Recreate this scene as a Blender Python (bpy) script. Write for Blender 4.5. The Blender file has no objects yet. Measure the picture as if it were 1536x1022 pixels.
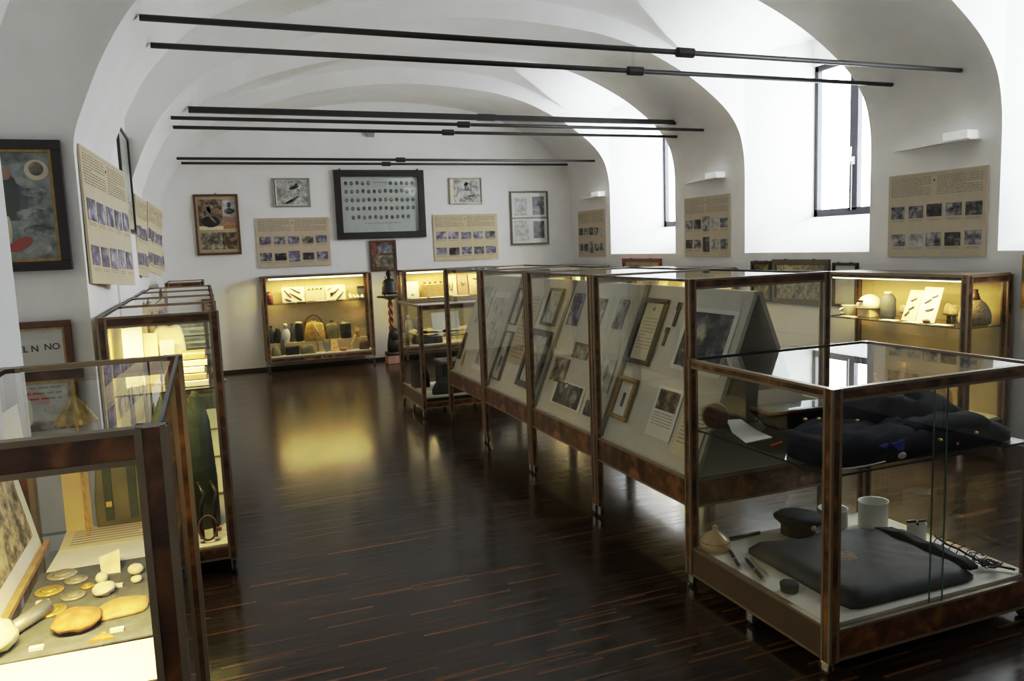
import bpy, bmesh, math, random
from mathutils import Matrix, Vector
random.seed(7)
scn = bpy.context.scene
COL = scn.collection
V = Vector
PI = math.pi

# ------------------------------------------------------------------ materials
MATS = {}
def nt(name):
    m = bpy.data.materials.new(name); m.use_nodes = True
    t = m.node_tree; t.nodes.clear()
    o = t.nodes.new('ShaderNodeOutputMaterial')
    MATS[name] = m
    return m, t, o
def N(t, kind, **kw):
    n = t.nodes.new(kind)
    for k, v in kw.items():
        if k.startswith('i_'):
            n.inputs[k[2:].replace('_', ' ')].default_value = v
        else: setattr(n, k, v)
    return n
def ramp(t, stops, interp='LINEAR'):
    r = t.nodes.new('ShaderNodeValToRGB'); cr = r.color_ramp; cr.interpolation = interp
    while len(cr.elements) > 1: cr.elements.remove(cr.elements[-1])
    for i, (p, c) in enumerate(stops):
        e = cr.elements[0] if i == 0 else cr.elements.new(p)
        e.position = p; e.color = (*c, 1)
    return r
def pbsdf(t, o, rough=.5, metal=0, spec=.5, col=None, coat=0):
    b = N(t, 'ShaderNodeBsdfPrincipled')
    b.inputs['Roughness'].default_value = rough; b.inputs['Metallic'].default_value = metal
    b.inputs['Specular IOR Level'].default_value = spec
    if coat: b.inputs['Coat Weight'].default_value = coat; b.inputs['Coat Roughness'].default_value = .08
    if col is not None: b.inputs['Base Color'].default_value = (*col, 1)
    t.links.new(b.outputs[0], o.inputs[0]); return b
def plain(name, c, rough=.5, metal=0, var=.12, scale=12, spec=.5, bump=0, coat=0):
    m, t, o = nt(name); b = pbsdf(t, o, rough, metal, spec, coat=coat)
    tc = N(t, 'ShaderNodeTexCoord'); nz = N(t, 'ShaderNodeTexNoise'); nz.inputs['Scale'].default_value = scale; nz.inputs['Detail'].default_value = 4
    t.links.new(tc.outputs['Object'], nz.inputs['Vector'])
    lo = tuple(max(0, x*(1-var)) for x in c); hi = tuple(min(1, x*(1+var)) for x in c)
    r = ramp(t, [(.3, lo), (.7, hi)]); t.links.new(nz.outputs[0], r.inputs[0]); t.links.new(r.outputs[0], b.inputs['Base Color'])
    if bump:
        bp = N(t, 'ShaderNodeBump'); bp.inputs['Strength'].default_value = bump; bp.inputs['Distance'].default_value = .01
        t.links.new(nz.outputs[0], bp.inputs['Height']); t.links.new(bp.outputs[0], b.inputs['Normal'])
    return m
plain('plaster', (.885, .88, .87), .9, var=.03, scale=3, spec=.2)
plain('paint_white', (.93, .93, .92), .5, var=.02)
plain('window_grey', (.045, .047, .055), .45)
plain('rod_metal', (.035, .032, .032), .45, .3)
plain('champagne', (.30, .245, .175), .38, .55, var=.08)
plain('dark_edge', (.035, .045, .045), .3, .2)
plain('panel_brown', (.105, .07, .042), .5, var=.12)
plain('fabric_beige', (.60, .50, .28), .85, var=.06)
plain('deck_cream', (.72, .69, .60), .7, var=.05)
plain('board_cream', (.66, .63, .55), .75, var=.04)
plain('paper', (.80, .78, .72), .8, var=.04)
plain('paper_warm', (.78, .70, .50), .8, var=.06)
plain('paper_aged', (.52, .42, .28), .8, var=.12)
plain('poster_cream', (.60, .52, .38), .7, var=.04)
plain('ink', (.28, .24, .19), .7)
plain('ink_dark', (.05, .045, .04), .7)
plain('frame_black', (.022, .018, .017), .35)
plain('frame_brown', (.13, .055, .03), .4, var=.3, scale=30)
plain('frame_gold', (.36, .24, .08), .4, .5, var=.25, scale=40)
plain('frame_red', (.22, .045, .03), .4, var=.25)
plain('frame_olive', (.15, .13, .09), .4, .3)
plain('frame_silver', (.42, .40, .36), .4, .5)
plain('chrome', (.75, .75, .76), .2, .9, var=.03)
plain('wheel_black', (.03, .03, .03), .5)
plain('cloth_navy', (.012, .013, .022), .9, var=.35, scale=20, spec=.2)
plain('cloth_black', (.02, .02, .022), .8, var=.35, scale=25)
plain('leather_black', (.032, .033, .037), .62, var=.4, scale=9, bump=.3)
plain('enamel', (.72, .72, .68), .3, var=.08)
plain('metal_grey', (.34, .34, .33), .45, .5, var=.2)
plain('dark_green', (.04, .06, .04), .5, var=.3)
plain('olive', (.20, .18, .10), .7, var=.25)
plain('slate', (.10, .11, .125), .7, var=.2)
plain('yellow_cloth', (.55, .38, .10), .8, var=.25, scale=18)
plain('wood_light', (.46, .32, .15), .55, var=.25, scale=25)
plain('wood_dark', (.10, .05, .03), .5, var=.4, scale=25)
plain('amber_wood', (.24, .085, .028), .35, var=.35, scale=20)
plain('bronze_dark', (.035, .03, .027), .4, .4, var=.4, scale=22)
plain('red_dark', (.22, .06, .04), .6, var=.3)
plain('red_cloth', (.45, .05, .04), .7)
plain('blue_tag', (.02, .05, .45), .6)
plain('stone', (.24, .19, .13), .85, var=.35, scale=35, bump=.5)
plain('bone', (.72, .66, .50), .6, var=.2, scale=30, bump=.3)
plain('rust', (.42, .22, .09), .85, var=.35, scale=40, bump=.4)
plain('wicker', (.24, .19, .11), .8, var=.4, scale=60, bump=.5)
plain('medal_gold', (.62, .45, .14), .4, .6, var=.25, scale=60, bump=.4)
plain('medal_grey', (.42, .40, .36), .45, .5, var=.25, scale=60, bump=.4)
plain('cloth_grey', (.12, .13, .15), .95, var=.2, scale=40)
plain('amber_glass', (.52, .40, .22), .25, var=.15)
plain('glass_edge', (.08, .17, .15), .2)
plain('brass', (.6, .45, .18), .35, .8)
plain('grey_plastic', (.35, .36, .38), .5)
plain('terracotta', (.42, .24, .17), .8, var=.2)
plain('portrait_tone', (.16, .16, .16), .7, var=.6, scale=60)
plain('pic_ground', (.62, .64, .63), .6, var=.03)
plain('baseboard_dark', (.03, .022, .018), .4)

def photo_mat(name, dark, mid, light, scale=14):
    m, t, o = nt(name); b = pbsdf(t, o, .45, 0, .4)
    tc = N(t, 'ShaderNodeTexCoord'); oi = N(t, 'ShaderNodeObjectInfo')
    mul = N(t, 'ShaderNodeMath', operation='MULTIPLY'); mul.inputs[1].default_value = 40
    add = N(t, 'ShaderNodeVectorMath', operation='ADD')
    t.links.new(oi.outputs['Random'], mul.inputs[0]); t.links.new(tc.outputs['Object'], add.inputs[0]); t.links.new(mul.outputs[0], add.inputs[1])
    nz = N(t, 'ShaderNodeTexNoise'); nz.inputs['Scale'].default_value = scale; nz.inputs['Detail'].default_value = 5; nz.inputs['Roughness'].default_value = .62
    t.links.new(add.outputs[0], nz.inputs['Vector'])
    r = ramp(t, [(.36, dark), (.5, mid), (.64, light)]); t.links.new(nz.outputs[0], r.inputs[0]); t.links.new(r.outputs[0], b.inputs['Base Color'])
photo_mat('photo_bw', (.03, .03, .035), (.19, .19, .20), (.52, .51, .50))
photo_mat('photo_dark', (.012, .012, .014), (.06, .06, .06), (.25, .24, .22))
photo_mat('photo_violet', (.07, .06, .10), (.23, .21, .29), (.50, .48, .54))
photo_mat('photo_sepia', (.06, .05, .035), (.25, .21, .15), (.55, .49, .38))
photo_mat('photo_light', (.26, .26, .25), (.50, .50, .48), (.70, .69, .66))
photo_mat('photo_brown', (.05, .03, .02), (.16, .10, .06), (.42, .33, .22))
photo_mat('photo_gold', (.05, .04, .015), (.20, .15, .05), (.55, .42, .16), 20)
photo_mat('photo_green', (.10, .14, .13), (.30, .34, .33), (.50, .50, .47), 12)
photo_mat('photo_plate', (.10, .09, .07), (.38, .34, .24), (.62, .55, .38), 26)

# burl veneer
m, t, o = nt('burl'); b = pbsdf(t, o, .3, 0, .5, coat=.3)
tc = N(t, 'ShaderNodeTexCoord'); nz = N(t, 'ShaderNodeTexNoise'); nz.inputs['Scale'].default_value = 9; nz.inputs['Detail'].default_value = 6; nz.inputs['Distortion'].default_value = 1.2
t.links.new(tc.outputs['Object'], nz.inputs['Vector'])
r = ramp(t, [(.32, (.022, .009, .005)), (.5, (.12, .042, .015)), (.68, (.30, .125, .035))])
t.links.new(nz.outputs[0], r.inputs[0]); t.links.new(r.outputs[0], b.inputs['Base Color'])

# thin clear glass (one surface per pane)
def glass_mat(name, tint, refl=1.0, rough=0.0):
    m, t, o = nt(name)
    tr = N(t, 'ShaderNodeBsdfTransparent'); tr.inputs[0].default_value = (*tint, 1)
    gl = N(t, 'ShaderNodeBsdfGlossy'); gl.inputs['Roughness'].default_value = rough; gl.inputs[0].default_value = (1, 1, 1, 1)
    lw = N(t, 'ShaderNodeLayerWeight'); lw.inputs[0].default_value = .5
    p = N(t, 'ShaderNodeMath', operation='POWER'); p.inputs[1].default_value = 4.2
    ma = N(t, 'ShaderNodeMath', operation='MULTIPLY_ADD'); ma.inputs[1].default_value = .88*refl; ma.inputs[2].default_value = .055*refl
    ma.use_clamp = True
    mx = N(t, 'ShaderNodeMixShader')
    t.links.new(lw.outputs['Facing'], p.inputs[0]); t.links.new(p.outputs[0], ma.inputs[0]); t.links.new(ma.outputs[0], mx.inputs[0])
    t.links.new(tr.outputs[0], mx.inputs[1]); t.links.new(gl.outputs[0], mx.inputs[2]); t.links.new(mx.outputs[0], o.inputs[0])
glass_mat('glass', (.955, .97, .96))
glass_mat('glass_top', (.93, .955, .95), 1.1)
glass_mat('glass_window', (.97, .98, .98), .7)

def emit(name, c, s):
    m, t, o = nt(name); e = N(t, 'ShaderNodeEmission'); e.inputs[0].default_value = (*c, 1); e.inputs[1].default_value = s
    t.links.new(e.outputs[0], o.inputs[0])
emit('tube_glow', (1, .86, .50), 7)
m, t, o = nt('housing_glow'); b = pbsdf(t, o, .5, 0, .5, (.9, .9, .88)); b.inputs['Emission Color'].default_value = (1, 1, .97, 1); b.inputs['Emission Strength'].default_value = .28  # white housing paint, faint emission added to brighten its face

# floor: narrow dark strips with a few lighter ones
m, t, o = nt('parquet'); b = pbsdf(t, o, .24, 0, .5)
tc = N(t, 'ShaderNodeTexCoord'); sx = N(t, 'ShaderNodeSeparateXYZ'); t.links.new(tc.outputs['Object'], sx.inputs[0])
def mth(op, a, bb=None, c=None):
    n = N(t, 'ShaderNodeMath', operation=op)
    for i, v in enumerate((a, bb, c)):
        if v is None: continue
        if isinstance(v, (int, float)): n.inputs[i].default_value = v
        else: t.links.new(v, n.inputs[i])
    return n.outputs[0]
ry = mth('DIVIDE', sx.outputs[1], .0135); row = mth('FLOOR', ry)
wn = N(t, 'ShaderNodeTexWhiteNoise', noise_dimensions='1D'); t.links.new(row, wn.inputs['W'])
cx = mth('ADD', mth('DIVIDE', sx.outputs[0], .29), mth('MULTIPLY', wn.outputs['Value'], 17.3)); colx = mth('FLOOR', cx)
cmb = N(t, 'ShaderNodeCombineXYZ'); t.links.new(colx, cmb.inputs[0]); t.links.new(row, cmb.inputs[1])
w2 = N(t, 'ShaderNodeTexWhiteNoise', noise_dimensions='3D'); t.links.new(cmb.outputs[0], w2.inputs['Vector'])
r = ramp(t, [(0, (.010, .007, .006)), (.45, (.020, .012, .009)), (.78, (.032, .018, .012)), (.93, (.055, .028, .014)), (.985, (.12, .05, .018))])
t.links.new(w2.outputs['Value'], r.inputs[0]); t.links.new(r.outputs[0], b.inputs['Base Color'])
fr = mth('FRACT', ry); rr = mth('MULTIPLY_ADD', w2.outputs['Value'],   .08, .15); t.links.new(rr, b.inputs['Roughness'])

# ------------------------------------------------------------------ mesh helpers
class MB:
    def __init__(s): s.v = []; s.f = []; s.m = []
    def add(s, vs, fs, m=0):
        b = len(s.v); s.v += [V(p) for p in vs]; s.f += [tuple(b+i for i in f) for f in fs]; s.m += [m]*len(fs); return s
    def box(s, x0, x1, y0, y1, z0, z1, m=0):
        vs = [(x, y, z) for z in (z0, z1) for y in (y0, y1) for x in (x0, x1)]
        return s.add(vs, [(0, 2, 3, 1), (4, 5, 7, 6), (0, 1, 5, 4), (2, 6, 7, 3), (0, 4, 6, 2), (1, 3, 7, 5)], m)
    def quad(s, a, b, c, d, m=0): return s.add([a, b, c, d], [(0, 1, 2, 3)], m)
    def poly(s, pts, m=0): return s.add(pts, [tuple(range(len(pts)))], m)
    def prism(s, pts, vec, m=0):
        n = len(pts); vec = V(vec); vs = [V(p) for p in pts]+[V(p)+vec for p in pts]
        return s.add(vs, [tuple(range(n)), tuple(reversed(range(n, 2*n)))]+[(i, (i+1) % n, n+(i+1) % n, n+i) for i in range(n)], m)
    def lathe(s, prof, c=(0, 0, 0), n=20, sx=1, sy=1, m=0, axis=None):
        c = V(c); vs = []; R = None
        if axis is not None: R = V((0, 0, 1)).rotation_difference(V(axis).normalized()).to_matrix()
        for r, z in prof:
            for i in range(n):
                a = 2*PI*i/n; p = V((r*sx*math.cos(a), r*sy*math.sin(a), z))
                vs.append(c+(R @ p if R else p))
        fs = [(k*n+i, k*n+(i+1) % n, (k+1)*n+(i+1) % n, (k+1)*n+i) for k in range(len(prof)-1) for i in range(n)]
        fs += [tuple(reversed(range(n))), tuple(range((len(prof)-1)*n, len(prof)*n))]
        return s.add(vs, fs, m)
    def tube(s, pts, r, n=8, m=0):
        pts = [V(p) for p in pts]; vs = []; k = len(pts)
        rs = r if isinstance(r, (list, tuple)) else [r]*k
        up = V((0, 0, 1))
        for i, p in enumerate(pts):
            d = (pts[min(i+1, k-1)]-pts[max(i-1, 0)]).normalized()
            a = d.cross(up)
            if a.length < 1e-3: a = d.cross(V((1, 0, 0)))
            a.normalize(); b = d.cross(a)
            for j in range(n):
                t = 2*PI*j/n; vs.append(p+rs[i]*(math.cos(t)*a+math.sin(t)*b))
        fs = [(i*n+j, i*n+(j+1) % n, (i+1)*n+(j+1) % n, (i+1)*n+j) for i in range(k-1) for j in range(n)]
        fs += [tuple(reversed(range(n))), tuple(range((k-1)*n, k*n))]
        return s.add(vs, fs, m)
    def ell(s, c, rx, ry, rz, n=14, h=8, m=0, noise=0, z0=-1.0):
        prof = []
        for i in range(h+1):
            t = -PI/2+PI*i/h; prof.append((max(.02, math.cos(t)), max(z0, math.sin(t))))
        b = len(s.v); s.lathe(prof, (0, 0, 0), n, m=m)
        for i in range(b, len(s.v)):
            p = s.v[i]; k = 1+noise*(random.random()-.5)
            s.v[i] = V(c)+V((p.x*rx*k, p.y*ry*k, p.z*rz*(1 if z0 > -1 and p.z <= z0 else k)))
        return s
    def lump(s, outline, z0, h, e=4, noise=.2, rings=7, sub=4, m=0, seed=1, hf=None):
        rnd = random.Random(seed); pts = []
        k = len(outline)
        for i in range(k):
            a = V(outline[i]).to_2d(); b2 = V(outline[(i+1) % k]).to_2d()
            for j in range(sub): pts.append(a.lerp(b2, j/sub))
        for _ in range(1): pts = [(pts[i-1]+2*pts[i]+pts[(i+1) % len(pts)])/4 for i in range(len(pts))]
        c = sum(pts, V((0, 0)))/len(pts); n = len(pts); vs = []
        vs += [(p.x, p.y, z0) for p in pts]
        ph = [rnd.random()*6 for _ in range(6)]
        for r in range(rings):
            q = 1-(r/rings)
            for p in pts:
                w = c+(p-c)*(q*.97+.03)
                hh = h*max(.12, (1-q**e))**.5
                if hf: hh *= hf(w.x, w.y)
                hh *= 1+noise*(math.sin(w.x*31+ph[0])*math.sin(w.y*37+ph[1])*.6+math.sin(w.x*67+w.y*43+ph[2])*.35+math.sin(w.y*83-w.x*29+ph[3])*.25)
                vs.append((w.x, w.y, z0+hh))
        fs = [tuple(reversed(range(n)))]
        for r in range(rings):
            fs += [(r*n+i, r*n+(i+1) % n, (r+1)*n+(i+1) % n, (r+1)*n+i) for i in range(n)]
        fs.append(tuple(range(rings*n, (rings+1)*n)))
        return s.add(vs, fs, m)
    def xf(s, M, a=0):
        for i in range(a, len(s.v)): s.v[i] = M @ s.v[i]
        return s

def build(name, mb, mats, parent=None, smooth=False, off=None, bevel=0):
    me = bpy.data.meshes.new(name)
    o3 = V(off) if off is not None else V((0, 0, 0))
    me.from_pydata([tuple(p-o3) for p in mb.v], [], mb.f)
    for mt in ([mats] if isinstance(mats, str) else mats): me.materials.append(MATS[mt])
    for p, k in zip(me.polygons, mb.m): p.material_index = k; p.use_smooth = smooth
    bm = bmesh.new(); bm.from_mesh(me); bmesh.ops.recalc_face_normals(bm, faces=bm.faces); bm.to_mesh(me); bm.free()
    ob = bpy.data.objects.new(name, me); COL.objects.link(ob)
    if parent: ob.parent = parent
    if bevel:
        b = ob.modifiers.new('edge', 'BEVEL'); b.width = bevel; b.segments = 2; b.limit_method = 'ANGLE'
    return ob
def part(name, mb, mats, root, smooth=False, bevel=0, label=None):
    """geometry given in the root's frame, or in world axes about root['o'] when that is set"""
    o = build(name, mb, mats, root, smooth, ORG.get(root.name), bevel)
    ORG[o.name] = ORG.get(root.name)
    if label: o['label'] = label
    return o
ORG = {}
LABELS = {}
def tag(o, label, cat, group=None):
    n = len(label.split()); assert 4 <= n <= 16, (n, label)
    assert label not in LABELS, label
    LABELS[label] = 1
    o['label'] = label; o['category'] = cat
    if group: o['group'] = group
    return o
def thing(name, label, cat, loc=(0, 0, 0), group=None, world=True, mat=None):
    o = bpy.data.objects.new(name, None); COL.objects.link(o); o.empty_display_size = .05
    if mat is not None: o.matrix_world = mat
    else: o.location = loc
    ORG[o.name] = V(loc) if (world and mat is None) else None
    return tag(o, label, cat, group)
def solid(name, label, cat, mb, mats, group=None, smooth=False, bevel=0):
    """one-mesh thing; geometry in world axes, origin moved to the base centre"""
    xs = [p.x for p in mb.v]; ys = [p.y for p in mb.v]; zs = [p.z for p in mb.v]
    c = V(((min(xs)+max(xs))/2, (min(ys)+max(ys))/2, min(zs)))
    o = build(name, mb, mats, None, smooth, c, bevel); o.location = c; ORG[o.name] = c
    return tag(o, label, cat, group)
def struct(name, mb, mats, parent=None, smooth=False):
    o = build(name, mb, mats, parent, smooth)
    if not parent: o['kind'] = 'structure'
    return o

# ------------------------------------------------------------------ camera
CZ = 1.65
yaw, pit, rol, FPX = .370647324, .120095125, .0366043183, 1172.40361
cy_, sy_, cp_, sp_ = math.cos(yaw), math.sin(yaw), math.cos(pit), math.sin(pit)
fw = V((sy_*cp_, cy_*cp_, -sp_)); rt = V((cy_, -sy_, 0)); dn = fw.cross(rt)
c_, s_ = math.cos(rol), math.sin(rol)
r2 = c_*rt+s_*dn; d2 = -s_*rt+c_*dn
cam = bpy.data.cameras.new('camera'); co = bpy.data.objects.new('camera', cam); COL.objects.link(co)
cam.sensor_width = 36; cam.sensor_fit = 'HORIZONTAL'; cam.lens = FPX/1536*36; cam.clip_start = .02
co.matrix_world = Matrix(((r2.x, -d2.x, -fw.x, 0), (r2.y, -d2.y, -fw.y, 0), (r2.z, -d2.z, -fw.z, CZ), (0, 0, 0, 1)))
scn.camera = co

# ------------------------------------------------------------------ room
XL, XR, XW, XO, YB, YF, ZT = -.535, 5.67, 6.45, 6.6, 11.7, -1.95, 4.5
ARCH = [(-.535, 2.18), (-.522, 2.27), (-.465, 2.42), (-.36, 2.65), (-.205, 2.89), (.07, 3.16), (.37, 3.32), (.66, 3.45), (1.24, 3.63), (1.9, 3.76), (2.6, 3.83), (3.2, 3.82),
        (3.7, 3.78), (4.0, 3.735), (4.4, 3.63), (4.9, 3.41), (5.25, 3.19), (5.47, 3.0), (5.6, 2.8), (5.66, 2.55), (5.67, 2.3)]
def catmull(P, k=5):
    out = []
    for i in range(len(P)-1):
        p0, p1, p2, p3 = P[max(i-1, 0)], P[i], P[i+1], P[min(i+2, len(P)-1)]
        for j in range(k):
            t = j/k
            out.append(tuple(.5*((2*b)+(-a+c)*t+(2*a-5*b+4*c-d)*t*t+(-a+3*b-3*c+d)*t**3) for a, b, c, d in zip(p0, p1, p2, p3)))
    out.append(P[-1]); return out
AC = catmull(ARCH)
def arch_z(x):
    if x <= AC[0][0]: return AC[0][1]
    for (x0, z0), (x1, z1) in zip(AC, AC[1:]):
        if x0 <= x <= x1: return z0+(z1-z0)*(x-x0)/max(1e-6, x1-x0)
    return AC[-1][1]
PIERS = [((-1.95, -.55), (-1.95, -.65)), ((1.15, 2.75), (1.15, 2.45)), ((4.32, 5.75), (4.25, 5.5)), ((7.4, 8.66), (7.27, 8.66)), ((10.42, 11.72), (10.38, 11.72))]
SP = .17
def yy(pr, k, x):
    t = min(1, max(0, (x-XL)/(XR-XL))); return pr[0][k]*(1-t)+pr[1][k]*t
for i, pr in enumerate(PIERS):
    mb = MB()
    for (xa, za), (xb, zb) in zip(AC, AC[1:]):
        mb.quad((xa, yy(pr, 0, xa), za), (xb, yy(pr, 0, xb), zb), (xb, yy(pr, 1, xb), zb), (xa, yy(pr, 1, xa), za))
        for k in (0, 1):
            mb.quad((xa, yy(pr, k, xa), za), (xb, yy(pr, k, xb), zb), (xb, yy(pr, k, xb), ZT), (xa, yy(pr, k, xa), ZT))
    o = struct('ceiling_arch', mb, 'plaster')
    for p in o.data.polygons: p.use_smooth = abs(p.normal.y) < .5
    (a, b), (c, d) = pr
    rp = MB().prism([(XR, c, 0), (XR, d, 0), (XW, d+SP, 0), (XO, d+SP, 0), (XO, c-SP, 0), (XW, c-SP, 0)], (0, 0, ZT))
    struct('wall_right_pier', rp, 'plaster')
    lp = MB().prism([(XL, a, 0), (XL, b, 0), (-1.3, b, 0), (-1.3, a, 0)], (0, 0, ZT))
    struct('wall_left_pier', lp, 'plaster')
LUNH, LUNS = .44, 3.52
for i in range(4):
    P0, P1 = PIERS[i], PIERS[i+1]
    y0r, y1r, y0l, y1l = P0[1][1], P1[1][0], P0[0][1], P1[0][0]
    y0, y1 = min(y0r, y0l)-.1, max(y1r, y1l)+.1
    ycr, hb = (y0r+y1r)/2, (y1r-y0r)/2
    mb = MB(); NX, NY = 160, 110
    xs = [-1.3+(XO+1.3)*k/NX for k in range(NX+1)]
    for a in range(NY+1):
        y = y0+(y1-y0)*a/NY
        for x in xs:
            t = min(1, max(0, (x-XL)/(XR-XL)))
            yc = (y0l+y1l)/2*(1-t)+ycr*t; h2 = (y1l-y0l)/2*(1-t)+hb*t
            zl = LUNS+LUNH*math.sqrt(max(0, 1-min(1, abs(y-yc)/h2)**2))
            zb = arch_z(x)+.20 if XL < x < XR else 0
            mb.v.append(V((x, y, max(zl, zb))))
    for a in range(NY):
        for k in range(NX):
            q = a*(NX+1)+k; mb.f.append((q, q+1, q+NX+2, q+NX+1)); mb.m.append(0)
    o = struct('ceiling', mb, 'plaster', smooth=False)
    # right side: sill block, lintel, window
    s = MB().prism([(XR, y0r, 0), (XR, y0r, 1.48), (XW, y0r, 1.85), (XO, y0r, 1.85), (XO, y0r, 0)], (0, y1r-y0r, 0))
    struct('wall_right', s, 'plaster')
    if i == 0:
        struct('wall_right', MB().box(XR+.03, XO, y0r-.05, y1r+.05, 0, ZT), 'plaster')  # unseen bay closed with added solid wall, keeps window light off the foreground
        struct('wall_left', MB().box(-1.27, -1.15, min(y0l, y0r)-.1, y1l+.1, 0, ZT), 'plaster'); continue
    wy0, wy1 = y0r+SP, y1r-SP
    struct('wall_right_lintel', MB().box(XW, XO, y0r, y1r, 3.5, ZT), 'plaster')
    X0 = XW+.04
    f = MB()
    for (ya, yb, za, zb) in ((wy0-.02, wy0+.05, 1.85, 3.52), (wy1-.05, wy1+.02, 1.85, 3.52), (wy0, wy1, 1.85, 1.93), (wy0, wy1, 3.44, 3.52), (wy0+.6*(wy1-wy0)-.055, wy0+.6*(wy1-wy0)+.055, 1.9, 3.5)):
        f.box(X0, X0+.06, ya, yb, za, zb)
    w = struct('window_%d' % i, f, 'window_grey')
    ym = wy0+.6*(wy1-wy0)
    for (ya, yb) in ((wy0+.05, ym-.05), (ym+.05, wy1-.05)):
        struct('pane', MB().quad((X0+.03, ya, 1.92), (X0+.03, yb, 1.92), (X0+.03, yb, 3.45), (X0+.03, ya, 3.45)), 'glass_window', w)
    h = MB().box(X0-.02, X0+.01, ym-.02, ym+.02, 2.38, 2.46); h.tube([(X0-.02, ym, 2.42), (X0-.05, ym, 2.42), (X0-.06, ym-.02, 2.56)], .012)
    h.tube([(X0-.012, ym+.01, 1.9), (X0-.012, ym+.01, 2.4)], .006)
    struct('window_handle', h, 'paint_white', w)
    # left niche back wall
    xb = -1.15 if i < 2 else -.62
    struct('wall_left', MB().box(xb-.12, xb, min(y0l, y0r)-.1, y1l+.1, 0, ZT), 'plaster')
struct('wall_back', MB().box(-1.3, XO, YB, YB+.15, -.05, ZT), 'plaster')
struct('wall_front', MB().box(-1.3, XO, YF-.15, YF, -.05, ZT), 'plaster')
struct('floor', MB().box(-1.3, XO, YF, YB, -.1, 0), 'parquet')
struct('ceiling_top', MB().box(-1.3, XO, YF-.15, YB+.15, ZT, ZT+.1), 'plaster')
struct('baseboard_back', MB().box(XL, XR, YB-.015, YB, 0, .045), 'baseboard_dark')

# ------------------------------------------------------------------ light
w = bpy.data.worlds.new('world'); scn.world = w; w.use_nodes = True
bg = w.node_tree.nodes['Background']; bg.inputs[0].default_value = (.90, .95, 1, 1); bg.inputs[1].default_value = 17.0
for i in range(1, 4):
    yc = (PIERS[i][1][1]+PIERS[i+1][1][0])/2
    l = bpy.data.lights.new('sky_portal', 'AREA'); l.shape = 'RECTANGLE'; l.size = 1.5; l.size_y = 1.75; l.cycles.is_portal = True
    o = bpy.data.objects.new('sky_portal', l); COL.objects.link(o); o.location = (XO+.02, yc, 2.68); o.rotation_euler = (0, PI/2, 0)
    o.rotation_euler = V((-1, 0, 0)).to_track_quat('-Z', 'Y').to_euler()
def strip_light(c, lx, ly, power, col=(1, .76, .27)):
    l = bpy.data.lights.new('case_light', 'AREA'); l.shape = 'RECTANGLE'; l.size = lx; l.size_y = ly; l.energy = power; l.color = col
    o = bpy.data.objects.new('case_light', l); COL.objects.link(o); o.location = c

# ------------------------------------------------------------------ tie rods
def arch_x(z, side):
    pts = [p for p in AC if (p[0] < 2.6) == (side < 0)]
    return min(pts, key=lambda p: abs(p[1]-z))[0] if False else next(a[0]+(b[0]-a[0])*(z-a[1])/(b[1]-a[1]) for a, b in zip(pts, pts[1:]) if min(a[1], b[1]) <= z <= max(a[1], b[1]) and a[1] != b[1])
def rod(y, x0, x1, xc, label, r=.017, z=2.89):
    x0, x1 = arch_x(z+r, -1)+.002, arch_x(z+r, 1)-.002
    t = thing('tie_rod', label, 'tie rod', ((x0+x1)/2, y, z), 'iron tie rods across the vault')
    part('bar', MB().tube([(x0, y, z), (x1, y, z)], r, 10), 'rod_metal', t, True)
    part('turnbuckle', MB().lathe([(r*1.2, -.07), (r*1.9, -.06), (r*1.9, .06), (r*1.2, .07)], (xc, y, z), 10, axis=(1, 0, 0)), 'rod_metal', t)
rod(4.52, -.12, 5.50, 3.05, 'dark iron tie rod across the nearest arch, upper of its pair in view', z=2.87)
rod(5.16, -.12, 5.50, 3.05, 'dark iron tie rod across the nearest arch, lower of its pair in view')
rod(7.84, -.12, 5.50, 2.6, 'dark iron tie rod across the middle arch, front one of its thin pair', z=2.91)
rod(8.39, -.12, 5.50, 2.6, 'dark iron tie rod across the middle arch, rear one of its thin pair', z=2.91)
rod(10.62, -.12, 5.50, 2.6, 'dark iron tie rod nearest the back wall, upper of its pair in view', z=2.87)
rod(11.5, -.12, 5.50, 2.6, 'dark iron tie rod nearest the back wall, lower of its pair in view', z=2.91)
t = thing('track_rail', 'thicker dark rail spanning the middle arch above the two thin tie rods', 'rail', (2.6, 8.26, 3.05))
part('bar', MB().box(-.02, 5.42, 8.235, 8.285, 3.03, 3.085), 'rod_metal', t)
part('joint_sleeve', MB().box(2.9, 3.1, 8.23, 8.29, 3.025, 3.09), 'rod_metal', t)

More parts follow.
